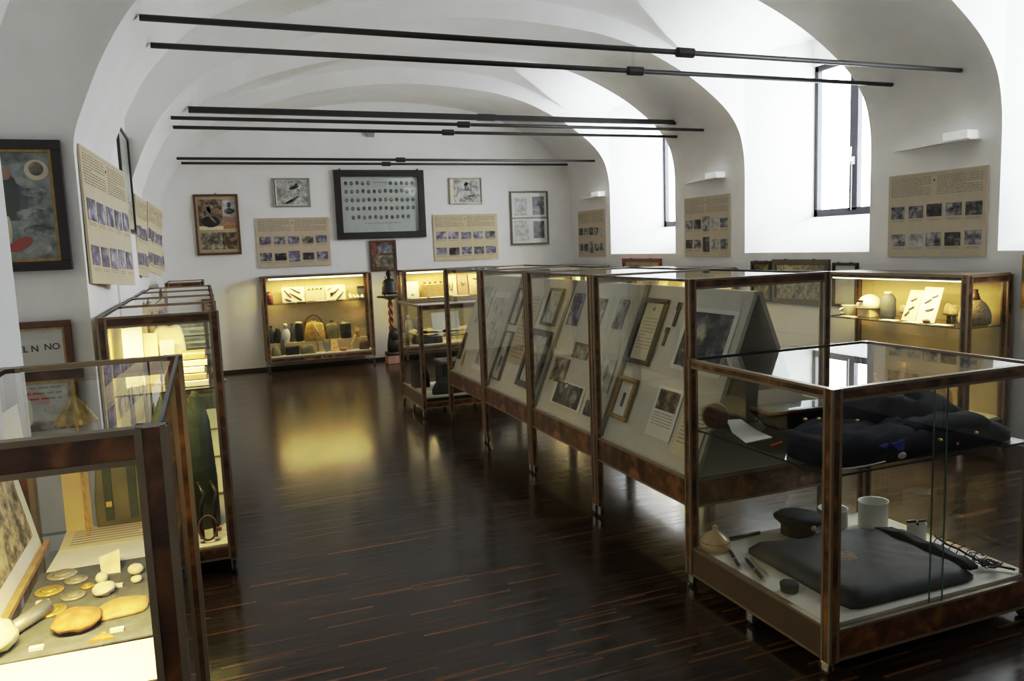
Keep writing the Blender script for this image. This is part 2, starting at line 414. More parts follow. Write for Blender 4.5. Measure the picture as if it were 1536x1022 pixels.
# ------------------------------------------------------------------ hung things
def basis(c, ux, uy):
    ux = V(ux).normalized(); uy = V(uy).normalized(); uz = ux.cross(uy)
    return Matrix(((ux.x, uy.x, uz.x, c[0]), (ux.y, uy.y, uz.y, c[1]), (ux.z, uy.z, uz.z, c[2]), (0, 0, 0, 1)))
BACK = ((1, 0, 0), (0, 0, 1)); RIGHT = ((0, -1, 0), (0, 0, 1)); LEFT = ((0, 1, 0), (0, 0, 1))
def hang(name, label, cat, c, bs, group=None): return thing(name, label, cat, group=group, mat=basis(c, *bs))
def frame_part(root, w, h, fw_, fd, mat, inner=None):
    mb = MB(); a, b = w/2, h/2
    mb.box(-a, a, b-fw_, b, 0, fd); mb.box(-a, a, -b, -b+fw_, 0, fd); mb.box(-a, -a+fw_, -b+fw_, b-fw_, 0, fd); mb.box(a-fw_, a, -b+fw_, b-fw_, 0, fd)
    part('frame', mb, mat, root, bevel=min(.004, fw_*.2))
    if inner:
        a -= fw_; b -= fw_; q = fw_*.28; mb = MB()
        mb.box(-a, a, b-q, b, 0, fd*.8); mb.box(-a, a, -b, -b+q, 0, fd*.8); mb.box(-a, -a+q, -b+q, b-q, 0, fd*.8); mb.box(a-q, a, -b+q, b-q, 0, fd*.8)
        part('inner_border', mb, inner, root)
def sheet(root, name, x, y, w, h, z, mat, th=.0015, blobs=(), label=None):
    mb = MB().box(x-w/2, x+w/2, y-h/2, y+h/2, z-th, z); mats = [mat]
    for (bx, by, rx, ry, bm_, *rot) in blobs:
        if bm_ not in mats: mats.append(bm_)
        a0 = rot[0] if rot else 0
        pts = []
        for i in range(14):
            a = 2*PI*i/14; px, py = rx*w*math.cos(a), ry*h*math.sin(a)
            pts.append((x+bx*w+px*math.cos(a0)-py*math.sin(a0), y+by*h+px*math.sin(a0)+py*math.cos(a0), z+.0006*(1+mats.index(bm_))))
        mb.poly(pts, mats.index(bm_))
    return part(name, mb, mats, root, label=label)
def lines(root, x0, x1, ytop, ybot, n, z, mat='ink', th=.35, name='text_block', seed=1):
    rnd = random.Random(seed); mb = MB(); st = (ytop-ybot)/n
    for i in range(n):
        yy0 = ytop-i*st; e = x1 if i % 6 != 5 else x0+(x1-x0)*rnd.uniform(.3, .8)
        x = x0
        while x < e:
            l = rnd.uniform(.04, .14)*(x1-x0); xe = min(e, x+l); mb.quad((x, yy0-st*th, z), (xe, yy0-st*th, z), (xe, yy0, z), (x, yy0, z)); x = xe+.018*(x1-x0)
    return part(name, mb, mat, root)
def glass_over(root, w, h, z, mat='glass'): part('glass', MB().quad((-w/2, -h/2, z), (w/2, -h/2, z), (w/2, h/2, z), (-w/2, h/2, z)), mat, root)
def letters(root, txt, x, y, z, size, mat, name='lettering', align='CENTER'):
    cu = bpy.data.curves.new('lettering', 'FONT'); cu.body = txt; cu.size = size; cu.align_x = align; cu.extrude = .0003; cu.offset = size*.02
    o = bpy.data.objects.new('tmp', cu); COL.objects.link(o)
    dg = bpy.context.evaluated_depsgraph_get(); me = bpy.data.meshes.new_from_object(o.evaluated_get(dg)); bpy.data.objects.remove(o)
    me.materials.clear(); me.materials.append(MATS[mat])
    ob = bpy.data.objects.new(name, me); COL.objects.link(ob); ob.parent = root; ob.location = (x, y, z); return ob

def poster(label, c, bs, w, h, kinds, tall=(), mat='photo_bw', seed=3, group='cream history panels'):
    p = hang('mounted_poster', label, 'poster', c, bs, group)
    part('board', MB().box(-w/2, w/2, -h/2, h/2, 0, .012), 'poster_cream', p)
    z = .0135
    lines(p, -w*.47, -w*.04, h*.45, h*.22, 11, z, seed=seed); lines(p, w*.02, w*.46, h*.45, h*.22, 11, z, seed=seed+1)
    lines(p, -w*.47, w*.46, h*.475, h*.465, 1, z, seed=seed+9)
    part('emblem', MB().lathe([(.009, 0), (.007, .001)], (-w*.008, h*.40, z), 8), 'ink_dark', p)
    rnd = random.Random(seed)
    for r_, yc in ((0, .045), (1, -.29)):
        for k in range(5):
            x = (-.385+.192*k)*w; ph = h*(.155 if (r_, k) not in tall else .24); pw = w*(.155 if (r_, k) not in tall else .15)
            mt = kinds[(r_*5+k) % len(kinds)]
            sheet(p, 'photograph', x+rnd.uniform(-.004, .004), yc*h+rnd.uniform(-.006, .006), pw, ph*rnd.uniform(.93, 1.06), z+.001, mt)
            lines(p, x-pw*.45, x+pw*.4, yc*h-ph*.62, yc*h-ph*.62-.02, 2, z, seed=seed+k, name='caption')
    return p
# ---- back wall
yb = YB-.004
t = hang('framed_picture', 'tall brown framed collage of four old photographs, leftmost on the back wall', 'picture', (.225, yb, 2.095), BACK)
frame_part(t, .58, .83, .026, .03, 'frame_brown', 'frame_gold'); sheet(t, 'mount', 0, 0, .53, .78, .006, 'paper_aged')
sheet(t, 'photograph', -.08, .165, .31, .36, .009, 'photo_brown', blobs=[(-.02, -.34, .40, .22, 'frame_black'), (.0, .17, .15, .19, 'photo_sepia'), (-.1, .05, .13, .18, 'photo_sepia'), (0.02, .32, .14, .07, 'frame_black'), (.06, -.25, .05, .2, 'photo_sepia', .7)])
sheet(t, 'photograph', .165, .225, .17, .21, .009, 'photo_light', blobs=[(0, .2, .16, .18, 'photo_dark'), (0, -.2, .4, .2, 'photo_dark')])
sheet(t, 'card', .165, .055, .17, .1, .009, 'terracotta'); sheet(t, 'card', .165, -.03, .18, .055, .009, 'rust'); sheet(t, 'card', -.08, -.045, .31, .05, .009, 'paper_warm')
sheet(t, 'photograph', -.085, -.225, .30, .23, .009, 'photo_sepia'); sheet(t, 'photograph', .15, -.225, .19, .23, .009, 'photo_brown'); part('hook', MB().lathe([(.008, .41), (.008, .43)], (0, 0, 0), 8, axis=(0, 1, 0)), 'frame_black', t)
t = hang('framed_picture', 'silver framed black and white photograph of a skier sprawling on snow', 'picture', (1.25, yb, 2.525), BACK)
frame_part(t, .52, .405, .022, .025, 'frame_silver'); sheet(t, 'mount', 0, 0, .48, .37, .006, 'paper')
sheet(t, 'photograph', .01, 0, .42, .34, .009, 'photo_light', blobs=[(.06, .2, .17, .07, 'photo_dark', .3), (.14, .32, .05, .07, 'photo_dark'), (.2, .1, .07, .03, 'photo_dark', -.8), (0, -.3, .27, .05, 'photo_dark', .5), (-.1, -.38, .2, .03, 'photo_dark', .3)])
sheet(t, 'side_strip', -.235, 0, .02, .37, .012, 'frame_black')
t = hang('framed_picture', 'large black framed board of small oval portraits in five rows', 'picture', (2.525, yb, 2.338), BACK)
frame_part(t, 1.34, 1.0, .095, .05, 'frame_black'); sheet(t, 'mount', 0, 0, 1.16, .82, .01, 'pic_ground')
rowsp = [(.315, [k for k in range(13) if k not in (5, 6, 7)]), (.195, range(13)), (.07, range(13)), (-.055, range(13)), (-.185, range(1, 12))]
pm = None
for yy_, ks in rowsp:
    for k in ks:
        x = -.50+.083*k
        if pm is None:
            e = MB().lathe([(.026, 0), (.024, .002)], (0, 0, 0), 14, 1, 1.15); e.lathe([(.017, .002), (.016, .003)], (0, .006, 0), 10, m=1); pm = part('portrait', e, ['portrait_tone', 'photo_bw'], t); q = pm
        else:
            q = pm.copy(); COL.objects.link(q); q.parent = t
        q.location = (x, yy_+random.uniform(-.006, .006), .011)
lines(t, -.1, .12, .33, .30, 1, .012, name='heading'); lines(t, -.25, .30, -.27, -.29, 1, .012, name='caption')
glass_over(t, 1.16, .82, .03)
for hx in (-.58, .58): part('hook', MB().lathe([(.012, 0), (.012, .02)], (hx, .51, .01), 8), 'frame_black', t)
poster('cream history panel with ten violet photographs below the skier sprawling picture', (1.235, yb, 1.82), BACK, 1.02, .70, ['photo_violet', 'photo_bw', 'photo_violet', 'photo_sepia', 'photo_violet', 'photo_bw', 'photo_dark', 'photo_violet', 'photo_dark', 'photo_violet'], tall=[(1, 2)], seed=11)
t = hang('framed_picture', 'small brown frame with a violet scene above grey figures, under the large portrait board', 'picture', (2.52, yb, 1.578), BACK)
frame_part(t, .40, .46, .03, .03, 'frame_brown'); sheet(t, 'mount', 0, 0, .35, .41, .006, 'photo_brown'); sheet(t, 'red_strip', -.12, .11, .03, .19, .009, 'red_cloth')
sheet(t, 'photograph', .03, .10, .21, .12, .009, 'photo_violet'); sheet(t, 'photograph', .02, -.08, .25, .17, .009, 'photo_sepia'); glass_over(t, .36, .42, .02)
t = hang('framed_picture', 'pale framed photograph of a figure standing above a snow ridge', 'picture', (3.866, yb, 2.525), BACK)
frame_part(t, .535, .405, .022, .025, 'frame_silver'); sheet(t, 'mount', 0, 0, .49, .365, .006, 'paper_warm')
sheet(t, 'photograph', .02, 0, .42, .34, .009, 'photo_light', blobs=[(-.03, .27, .07, .14, 'photo_dark'), (-.03, .3, .1, .04, 'photo_dark', .5), (-.06, .1, .02, .1, 'photo_dark', .2), (.03, .1, .02, .1, 'photo_dark', -.5), (.05, .02, .4, .008, 'photo_dark'), (.08, -.25, .25, .04, 'photo_bw', .2), (.02, -.35, .14, .05, 'photo_bw')])
poster('cream history panel with ten violet photographs below the snow ridge picture', (3.84, yb, 1.815), BACK, 1.05, .71, ['photo_violet', 'photo_violet', 'photo_violet', 'photo_violet', 'photo_bw', 'photo_violet', 'photo_dark', 'photo_violet', 'photo_bw', 'photo_violet'], seed=23)
t = hang('framed_picture', 'tall grey framed set of four photographs, rightmost on the back wall', 'picture', (4.92, yb, 2.09), BACK)
frame_part(t, .655, .845, .024, .03, 'frame_olive'); sheet(t, 'mount', 0, 0, .61, .80, .006, 'paper')
sheet(t, 'photograph', -.15, .18, .22, .28, .009, 'photo_light'); sheet(t, 'photograph', .16, .19, .20, .29, .009, 'photo_dark'); sheet(t, 'photograph', -.14, -.2, .25, .32, .009, 'photo_light'); sheet(t, 'photograph', .16, -.19, .19, .27, .009, 'photo_dark')
part('cross_bar', MB().box(-.3, .3, -.012, .012, .006, .012), 'frame_olive', t); glass_over(t, .61, .80, .02)
s = MB().box(2.37, 2.48, YB-.06, YB, 3.32, 3.41)
solid('motion_sensor', 'small grey sensor box high on the back wall above the portrait board', 'sensor', s, 'grey_plastic')

# ---- right wall
xr = XR-.003
BWK = ['photo_bw', 'photo_bw', 'photo_dark', 'photo_bw', 'photo_dark', 'photo_bw', 'photo_light', 'photo_bw', 'photo_dark', 'photo_bw']
poster('cream history panel on the nearest right pier, largest in view', (xr, 4.808, 1.785), RIGHT, .935, .70, BWK, seed=31)
poster('cream history panel on the right pier between the two bright windows', (xr, 7.977, 1.80), RIGHT, .91, .72, BWK[::-1], tall=[(0, 2), (1, 2)], seed=41)
poster('cream history panel on the right pier in the far corner', (xr, 10.98, 1.80), RIGHT, .90, .72, BWK[2:]+BWK[:2], tall=[(1, 2)], seed=53)
def uplight(y0, y1, label, z=2.34):
    t = thing('wall_lamp', label, 'lamp', (XR, (y0+y1)/2, z), 'white tray lamps on the right piers')
    tr = MB().prism([(XR, y0, z), (XR, y1, z), (XR-.13, y0+.16, z), (XR-.13, y0, z)], (0, 0, .012)); part('tray', tr, 'paint_white', t)
    part('lamp_housing', MB().box(XR-.125, XR-.005, y0+.02, y0+.24, z+.012, z+.075), 'housing_glow', t, bevel=.005)
uplight(4.42, 5.25, 'white tray wall lamp above the panel on the nearest right pier')
uplight(7.6, 8.45, 'white tray wall lamp on the pier between the bright windows')
uplight(10.5, 11.35, 'white tray wall lamp on the pier in the far right corner')
def simple_frame(label, c, bs, w, h, fw_, mat, pic, inner=None, gl=True, name='framed_picture'):
    t = hang(name, label, 'picture', c, bs); frame_part(t, w, h, fw_, .03, mat, inner); sheet(t, 'picture_sheet', 0, 0, w-fw_*1.6, h-fw_*1.6, .008, pic)
    if gl: glass_over(t, w-fw_*2, h-fw_*2, .018)
    for hx in (-w*.25, w*.25): part('hook', MB().lathe([(.01, 0), (.01, .022)], (hx, h/2-.004, .01), 8), 'frame_black', t)
    return t
t = simple_frame('red brown wide frame on the wall below the farther window', (xr, 9.49, 1.19), RIGHT, 1.02, .45, .05, 'frame_red', 'paper_aged'); sheet(t, 'photograph', -.2, 0, .25, .25, .010, 'photo_sepia'); sheet(t, 'photograph', .2, 0, .3, .25, .010, 'photo_brown')
simple_frame('small dark frame with yellow glare, left of the olive frame below the nearer window', (xr, 6.97, 1.17), RIGHT, .33, .44, .035, 'frame_black', 'photo_gold')  # yellow glare of the lit case is put into the sheet colour
simple_frame('wide olive frame with golden reflection coloured into its sheet below the nearer window', (xr, 6.375, 1.18), RIGHT, .82, .46, .055, 'frame_olive', 'photo_plate')  # gold tone stands in for the lit case mirrored in the glass
simple_frame('small thin black frame with pale sheet, right of the olive frame', (xr, 5.765, 1.17), RIGHT, .31, .42, .025, 'frame_black', 'paper')
simple_frame('gold edged frame cut off by the right image border', (xr, 3.72, 1.25), RIGHT, .62, .40, .04, 'frame_gold', 'photo_gold', 'frame_black')

# ---- left side
def quad_panel(label, A, B, C, D, seed, kinds):   # A top near, B top far, C bottom far, D bottom near
    A, B, C, D = map(V, (A, B, C, D)); ux = (B-A); uy = (A-D)
    w, h = ux.length, uy.length; c = (A+B+C+D)/4
    poster(label, c, (ux, uy-ux.normalized()*uy.dot(ux.normalized())), w, h, kinds, seed=seed)
quad_panel('cream history panel leaning out from the nearest left pier', (-.531, 4.40, 2.216), (-.412, 5.36, 2.168), (-.422, 5.36, 1.529), (-.522, 4.40, 1.53), 61, ['photo_violet'])
quad_panel('cream history panel on the middle left pier, nearer one of its pair', (-.504, 7.45, 2.20), (-.453, 8.0, 2.164), (-.50, 8.0, 1.524), (-.53, 7.45, 1.508), 71, ['photo_violet'])
quad_panel('cream history panel on the middle left pier, farther one of its pair', (-.452, 8.04, 2.16), (-.36, 8.6, 2.089), (-.39, 8.6, 1.561), (-.495, 8.04, 1.52), 83, ['photo_violet'])
quad_panel('cream history panel on the far left pier beside the back wall', (-.505, 10.5, 2.18), (-.5, 11.3, 2.17), (-.485, 11.3, 1.49), (-.49, 10.5, 1.49), 97, ['photo_violet'])
t = hang('framed_picture', 'tall dark edged glazed picture in the left niche beyond the leaning panel', 'picture', (-.522, 6.95, 2.265), LEFT)
frame_part(t, .9, .80, .028, .02, 'frame_black'); sheet(t, 'picture_sheet', 0, 0, .86, .75, .004, 'photo_light'); glass_over(t, .85, .74, .012)
struct('wall_left_infill', MB().box(-.7, -.522, 5.7, 7.45, 0, 2.9), 'plaster')
t = hang('framed_picture', 'dark framed colour print of figures, on the left beside the near pier edge', 'picture', (-.90, 4.315, 1.92), BACK)
frame_part(t, .63, .61, .045, .035, 'frame_black', 'frame_gold'); sheet(t, 'print', 0, 0, .56, .54, .008, 'photo_green',
    blobs=[(.17, .04, .11, .17, 'slate'), (.15, .08, .07, .20, 'dark_green'), (.13, .28, .045, .055, 'terracotta'), (.36, .31, .09, .09, 'paper_warm'), (.36, .32, .055, .06, 'photo_sepia'), (.19, -.33, .10, .05, 'red_cloth', .5), (.12, -.2, .02, .12, 'paper_warm'), (.33, .12, .10, .04, 'photo_bw'), (.30, -.07, .12, .05, 'photo_bw'), (.34, -.21, .12, .05, 'photo_bw'), (.33, -.37, .09, .05, 'photo_light')])
glass_over(t, .54, .52, .022); part('hook', MB().lathe([(.012, 0), (.012, .025)], (-.02, .3, .012), 8), 'frame_black', t)
t = hang('framed_document', 'brown framed printed notice with a bold heading, partly hidden by the near pier', 'picture', (-.93, 4.315, 1.11), BACK)
frame_part(t, .62, .53, .032, .03, 'frame_brown', 'frame_gold'); sheet(t, 'notice_sheet', 0, 0, .56, .47, .008, 'paper')
letters(t, 'EL N', .075, .12, .0095, .043, 'ink_dark', align='LEFT'); letters(t, 'NO', .185, .125, .0095, .043, 'ink_dark', align='LEFT')
lines(t, -.25, .24, .0, -.16, 6, .0095, 'ink_dark', .3); glass_over(t, .54, .45, .02)

# ------------------------------------------------------------------ display cases
def caster(root, x, y, h=.075):
    b = MB().box(x-.016, x+.016, y-.02, y+.02, h-.012, h); b.box(x-.014, x-.009, y-.016, y+.016, .02, h-.01); b.box(x+.009, x+.014, y-.016, y+.016, .02, h-.01)
    c = part('caster', b, 'chrome', root)
    part('wheel', MB().lathe([(.012, -.008), (.027, -.007), (.027, .007), (.012, .008)], (x, y+.012, .027), 14, axis=(1, 0, 0)), 'wheel_black', c)
def rail_mb(ax, a0, a1, fixed0, fixed1, z0, z1, strip=.010):
    """burl board with a metal strip along its top and bottom; ax 'x' runs along X"""
    mb = MB(); e = .003
    def bx(z_0, z_1, m, g):
        if ax == 'x': mb.box(a0, a1, fixed0-g, fixed1+g, z_0, z_1, m)
        else: mb.box(fixed0-g, fixed1+g, a0, a1, z_0, z_1, m)
    bx(z0, z0+strip, 1, e); bx(z0+strip, z1-strip, 0, 0); bx(z1-strip, z1, 1, e); return mb
def post_mb(x0, x1, y0, y1, z0, z1):
    mb = MB().box(x0, x1, y0, y1, z0, z1); s = min(x1-x0, y1-y0)*.2; e = .0025
    for (xa, xb) in ((x0, x0+s), (x1-s, x1)):
        for (ya, yb_) in ((y0, y0+s), (y1-s, y1)):
            mb.box(xa-(e if xa == x0 else 0), xb+(e if xb == x1 else 0), ya-(e if ya == y0 else 0), yb_+(e if yb_ == y1 else 0), z0, z1, 1)
    return mb
def case(label, group, x0, x1, y0, y1, zt, zb=.09, pw=.042, top={}, bot={}, back=None, deck=None, shelves=(), lit=None, posts_x=(), legs=False, nc=(2, 2), lock=None, topglass=True, shelfback=None, name='display_case', split=None, power=9):
    """sides W E S N; top/bot give the rail height per side, 0 for a thin metal edge"""
    t = thing(name, label, 'display case', ((x0+x1)/2, (y0+y1)/2, 0), group)
    zl = .07
    for (px, py) in ((x0, y0), (x1-pw, y0), (x0, y1-pw), (x1-pw, y1-pw)):
        part('post', post_mb(px, px+pw, py, py+pw, zl if legs else zb, zt), ['burl', 'champagne'], t)
    th = .02
    for sd in 'SNWE':
        h = top.get(sd, 0); hb_ = bot.get(sd, .1)
        if sd in 'SN':
            f0, f1 = (y0+.006, y0+.006+th) if sd == 'S' else (y1-.006-th, y1-.006)
            if h: part('top_rail', rail_mb('x', x0+pw, x1-pw, f0, f1, zt-h, zt), ['burl', 'champagne'], t)
            else: part('top_edge', MB().box(x0+pw, x1-pw, (f0 if sd == 'S' else f1-.008), (f0+.008 if sd == 'S' else f1), zt-.012, zt), 'dark_edge', t)
            part('bottom_rail', rail_mb('x', x0+pw, x1-pw, f0, f1, zb, zb+hb_), ['burl', 'champagne'], t)
            zz0, zz1 = zb+hb_, zt-(h or .012); ym = (f0+f1)/2
            if back == sd: part('back_panel', MB().box(x0+pw, x1-pw, f0, f1, zz0, zz1), 'fabric_beige', t)
            elif split and sd in split:
                xm = (x0+x1)/2
                for (a, b, dy) in ((x0+pw, xm+.03, 0), (xm-.03, x1-pw, .008)):
                    g = MB().quad((a, ym+dy, zz0), (b, ym+dy, zz0), (b, ym+dy, zz1), (a, ym+dy, zz1)); e = b if b < x1-pw-.01 else a
                    g.box(e-.0025, e+.0025, ym+dy-.002, ym+dy+.002, zz0, zz1, 1); part('sliding_pane', g, ['glass', 'glass_edge'], t)
            else: part('pane', MB().quad((x0+pw, ym, zz0), (x1-pw, ym, zz0), (x1-pw, ym, zz1), (x0+pw, ym, zz1)), 'glass', t)
        else:
            f0, f1 = (x0+.006, x0+.006+th) if sd == 'W' else (x1-.006-th, x1-.006)
            if h: part('top_rail', rail_mb('y', y0+pw, y1-pw, f0, f1, zt-h, zt), ['burl', 'champagne'], t)
            else: part('top_edge', MB().box((f0 if sd == 'W' else f1-.008), (f0+.008 if sd == 'W' else f1), y0+pw, y1-pw, zt-.012, zt), 'dark_edge', t)
            if bot.get('plain') and sd in bot['plain']: part('bottom_panel', rail_mb('y', y0+pw, y1-pw, f0, f1, zb, zb+hb_), ['panel_brown', 'champagne'], t)
            else: part('bottom_rail', rail_mb('y', y0+pw, y1-pw, f0, f1, zb, zb+hb_), ['burl', 'champagne'], t)
            zz0, zz1 = zb+hb_, zt-(h or .012); xm = (f0+f1)/2
            if back == sd: part('back_panel', MB().box(f0, f1, y0+pw, y1-pw, zz0, zz1), 'fabric_beige', t)
            else: part('pane', MB().quad((xm, y0+pw, zz0), (xm, y1-pw, zz0), (xm, y1-pw, zz1), (xm, y0+pw, zz1)), 'glass', t)
    g = .028
    part('floor_board', MB().box(x0+g, x1-g, y0+g, y1-g, (deck or zb+.06)-.018, deck or zb+.06), 'deck_cream', t)
    part('underside', MB().box(x0+g, x1-g, y0+g, y1-g, zb, zb+.012), 'panel_brown', t)
    if topglass: part('top_pane', MB().quad((x0+.026, y0+.026, zt-.006), (x1-.026, y0+.026, zt-.006), (x1-.026, y1-.026, zt-.006), (x0+.026, y1-.026, zt-.006)), 'glass_top', t)
    for zs in shelves:
        g2 = .034
        sm = MB().quad((x0+g2, y0+g2, zs), (x1-g2, y0+g2, zs), (x1-g2, y1-g2, zs), (x0+g2, y1-g2, zs))
        for (a, b, c, d) in ((x0+g2, x1-g2, y0+g2, y0+g2+.003), (x0+g2, x1-g2, y1-g2-.003, y1-g2), (x0+g2, x0+g2+.003, y0+g2, y1-g2), (x1-g2-.003, x1-g2, y0+g2, y1-g2)):
            sm.box(a, b, c, d, zs-.008, zs-.0005, 1)
        part('glass_shelf', sm, ['glass', 'dark_edge'], t)
    for i in range(nc[0]):
        for j in range(nc[1]):
            cx = x0+.02+(x1-x0-.04)*i/max(1, nc[0]-1); cy = y0+.03+(y1-y0-.06)*j/max(1, nc[1]-1)
            caster(t, cx, cy, zl if legs else zb)
    if lit:
        ax, fx = lit
        if ax == 'x':
            part('tube_lamp', MB().tube([(x0+.1, fx, zt-.036), (x1-.1, fx, zt-.036)], .01, 8), 'tube_glow', t, True)
            strip_light(((x0+x1)/2, fx, zt-.05), x1-x0-.2, .03, power)
        else:
            part('tube_lamp', MB().tube([(fx, y0+.1, zt-.036), (fx, y1-.1, zt-.036)], .01, 8), 'tube_glow', t, True)
            strip_light((fx, (y0+y1)/2, zt-.05), .03, y1-y0-.2, power)
    if lock: part('lock', MB().lathe([(.012, 0), (.012, .012), (.007, .013), (.007, .022)], lock[0], 12, axis=lock[1]), 'chrome', t)
    return t
BURL = dict(S=.055, N=.055)
# left row
GL = 'lit cases along the left wall'
L1 = case('lit case in the near left corner with medals, stones and papers', GL, -.515, -.078, 1.37, 2.4, 1.38, pw=.045, top=dict(S=.06, N=.05), bot=dict(S=.12, N=.12, W=.12, E=.12), deck=.22, shelves=(.925,), lit=('x', 1.425), lock=((-.078, 1.62, .30), (1, 0, 0)), power=13)
def lcase(k, label, y0, y1, xa=-.5, xb=.05, lit=True):
    return case(label, GL, xa, xb, y0, y1, 1.38, zb=.085, top=BURL, bot=dict(S=.07, N=.07, W=.07, E=.07), deck=.16, shelves=(.99,), back='W', lit=('x', y0+.055) if lit else None, lock=((xb, y0+.5, .95), (1, 0, 0)), nc=(3, 2), power=14 if k == 2 else 7)
lcase(2, 'lit case second along the left wall, papers above and climbing gear below', 4.2, 5.165)
lcase(3, 'lit case third along the left wall, its top bar just behind the second', 5.175, 6.16)
lcase(4, 'lit case fourth along the left wall, between the third and fifth', 6.17, 7.19)
lcase(5, 'lit case fifth along the left wall, last of the joined row', 7.2, 8.22)
lcase(6, 'narrower case standing apart at the far end of the left row', 9.56, 10.5, -.42, -.01)
# back wall
GB = 'lit cases along the back wall'
BB = dict(S=.06, N=.06, W=.06, E=.06)
B1 = case('lit case on the back wall with canteens, flasks and a snowshoe', GB, .725, 2.24, 11.27, 11.68, 1.345, zb=.15, pw=.05, top={}, bot=BB, deck=.235, shelves=(.965,), back='N', lit=('x', 11.42), lock=((1.47, 11.275, .18), (0, -1, 0)), topglass=False, power=14)
B2 = case('lit case on the back wall behind the small glass case, right of the pedestal', GB, 2.70, 4.22, 11.27, 11.68, 1.345, zb=.15, pw=.05, top={}, bot=BB, deck=.235, shelves=(.925,), back='N', lit=('x', 11.42), topglass=False, power=16)
# right wall
GR = 'lit cases along the right wall'
def rcase(label, y0, y1, pw_=16):
    return case(label, GR, 5.15, 5.62, y0, y1, 1.31, zb=.15, pw=.05, top=dict(S=.055, N=.055, W=.034), bot=BB, deck=.22, shelves=(.925,), back='E', lit=('y', 5.21), topglass=False, power=pw_)
R1 = rcase('lit case at right under the largest panel, with the big demijohn', 4.08, 5.55)
R2 = rcase('lit case on the right wall below the panel between the windows', 7.33, 8.8)
R3 = rcase('lit case on the right wall in the far corner', 10.33, 11.68)
for k, (c, y0, y1) in enumerate(((R1, 4.08, 5.55), (R2, 7.33, 8.8), (R3, 10.33, 11.68))):
    part('solid_top', MB().box(5.16, 5.61, y0+.01, y1-.01, 1.311, 1.322), 'champagne', c)
for (c, a, b) in ((B1, .735, 2.23), (B2, 2.71, 4.21)): part('solid_top', MB().box(a, b, 11.275, 11.675, 1.346, 1.356), 'champagne', c)
# small glass case and near case
S = case('small square glass case with casters in front of the back wall, unlit', None, 1.895, 2.93, 7.34, 8.24, 1.112, zb=.095, pw=.036, top=dict(S=.05, N=.05, W=.02, E=.02), bot=dict(S=.06, N=.06, W=.14, E=.14, plain='WE'), deck=.205, shelves=(.80,), nc=(4, 3), name='display_case')
NC = case('square glass case in the right foreground holding a uniform and a satchel', None, 2.05, 3.16, 2.14, 3.07, 1.1, zb=.06, pw=.042, top=dict(S=.05, W=.04, E=.018), bot=dict(S=.125, N=.125, W=.138, E=.138, plain='WE'), deck=.198, shelves=(.77,), split='S', nc=(2, 3), name='display_case')
# A-frame cases
GA = 'tall central glass cases with sloping boards'
ZA0, ZA1 = .355, 1.465
BX0, BZ0, BX1, BZ1 = 2.15, .505, 2.505, 1.385      # left face of the sloping boards
def acase(label, y0, y1):
    t = case(label, GA, 2.105, 2.945, y0, y1, ZA1, zb=ZA0, pw=.034, top=dict(S=.05, N=.05), bot=dict(S=.14, N=.14, W=.14, E=.14), deck=.50, legs=True, name='easel_case')
    xm = 2.525; e = .03
    for sgn, nm in ((-1, 'sloping_board'), (1, 'sloping_board')):
        d = xm-BX0
        a = (xm+sgn*d, BZ0-.004); b = (xm+sgn*.02, BZ1); th = .012
        q = MB().prism([(a[0], y0+e, a[1]), (b[0], y0+e, b[1]), (b[0]-sgn*th*2, y0+e, b[1]), (a[0]-sgn*th*2, y0+e, a[1])], (0, y1-y0-2*e, 0))
        part(nm, q, 'board_cream', t)
    return t
AY = [3.1, 4.115, 5.125, 6.135, 7.15]
A = [acase('central easel case with sloping board, '+s, AY[i]+.003, AY[i+1]-.003) for i, s in enumerate(('nearest of the row, with the large framed certificate', 'second of the row, with the photograph of a woman', 'third of the row, with two narrow stacked frames', 'farthest of the row, beside the small square case'))]

# things on the sloping boards (left faces)
bd = V((BX1-BX0, 0, BZ1-BZ0)).normalized(); bn = V((-bd.z, 0, bd.x))
def on_board(name, label, cat, y0, y1, z0, z1, lift=.004, group=None):
    zc = (z0+z1)/2; k = (zc-BZ0)/(BZ1-BZ0); c = V((BX0+(BX1-BX0)*k, (y0+y1)/2, zc))+bn*lift
    t = thing(name, label, cat, group=group, mat=basis(c, (0, -1, 0), bd)); return t, abs(y1-y0), (z1-z0)/bd.z
def bframe(label, y0, y1, z0, z1, fw_, mat, pic, inner=None):
    t, w_, h_ = on_board('framed_picture', label, 'picture', y0, y1, z0, z1); frame_part(t, w_, h_, fw_, .022, mat, inner)
    sheet(t, 'picture_sheet', 0, 0, w_-fw_*1.5, h_-fw_*1.5, .008, pic); return t, w_, h_
def bphoto(label, y0, y1, z0, z1, pic, blobs=(), mount=None, name='photograph', cat='photograph'):
    t, w_, h_ = on_board(name, label, cat, y0, y1, z0, z1)
    if mount: sheet(t, 'mount', 0, 0, w_*1.18, h_*1.16, .001, mount)
    sheet(t, 'print', 0, 0, w_, h_, .003, pic, blobs=blobs); return t, w_, h_
t, w_, h_ = bframe('dark framed certificate on the nearest sloping board, largest frame there', 3.825, 4.078, .935, 1.308, .028, 'frame_black', 'paper_warm')
letters(t, '\u2217', 0, h_*.28, .010, .07, 'ink', 'emblem'); lines(t, -w_*.3, w_*.3, h_*.2, -h_*.3, 10, .0095, 'ink', .18)
t, w_, h_ = bframe('small gold frame with a tiny medal below the certificate', 3.872, 4.066, .618, .852, .026, 'frame_gold', 'paper')
part('medal', MB().box(-.012, .012, -.05, .035, .008, .014), 'slate', t, bevel=.003)
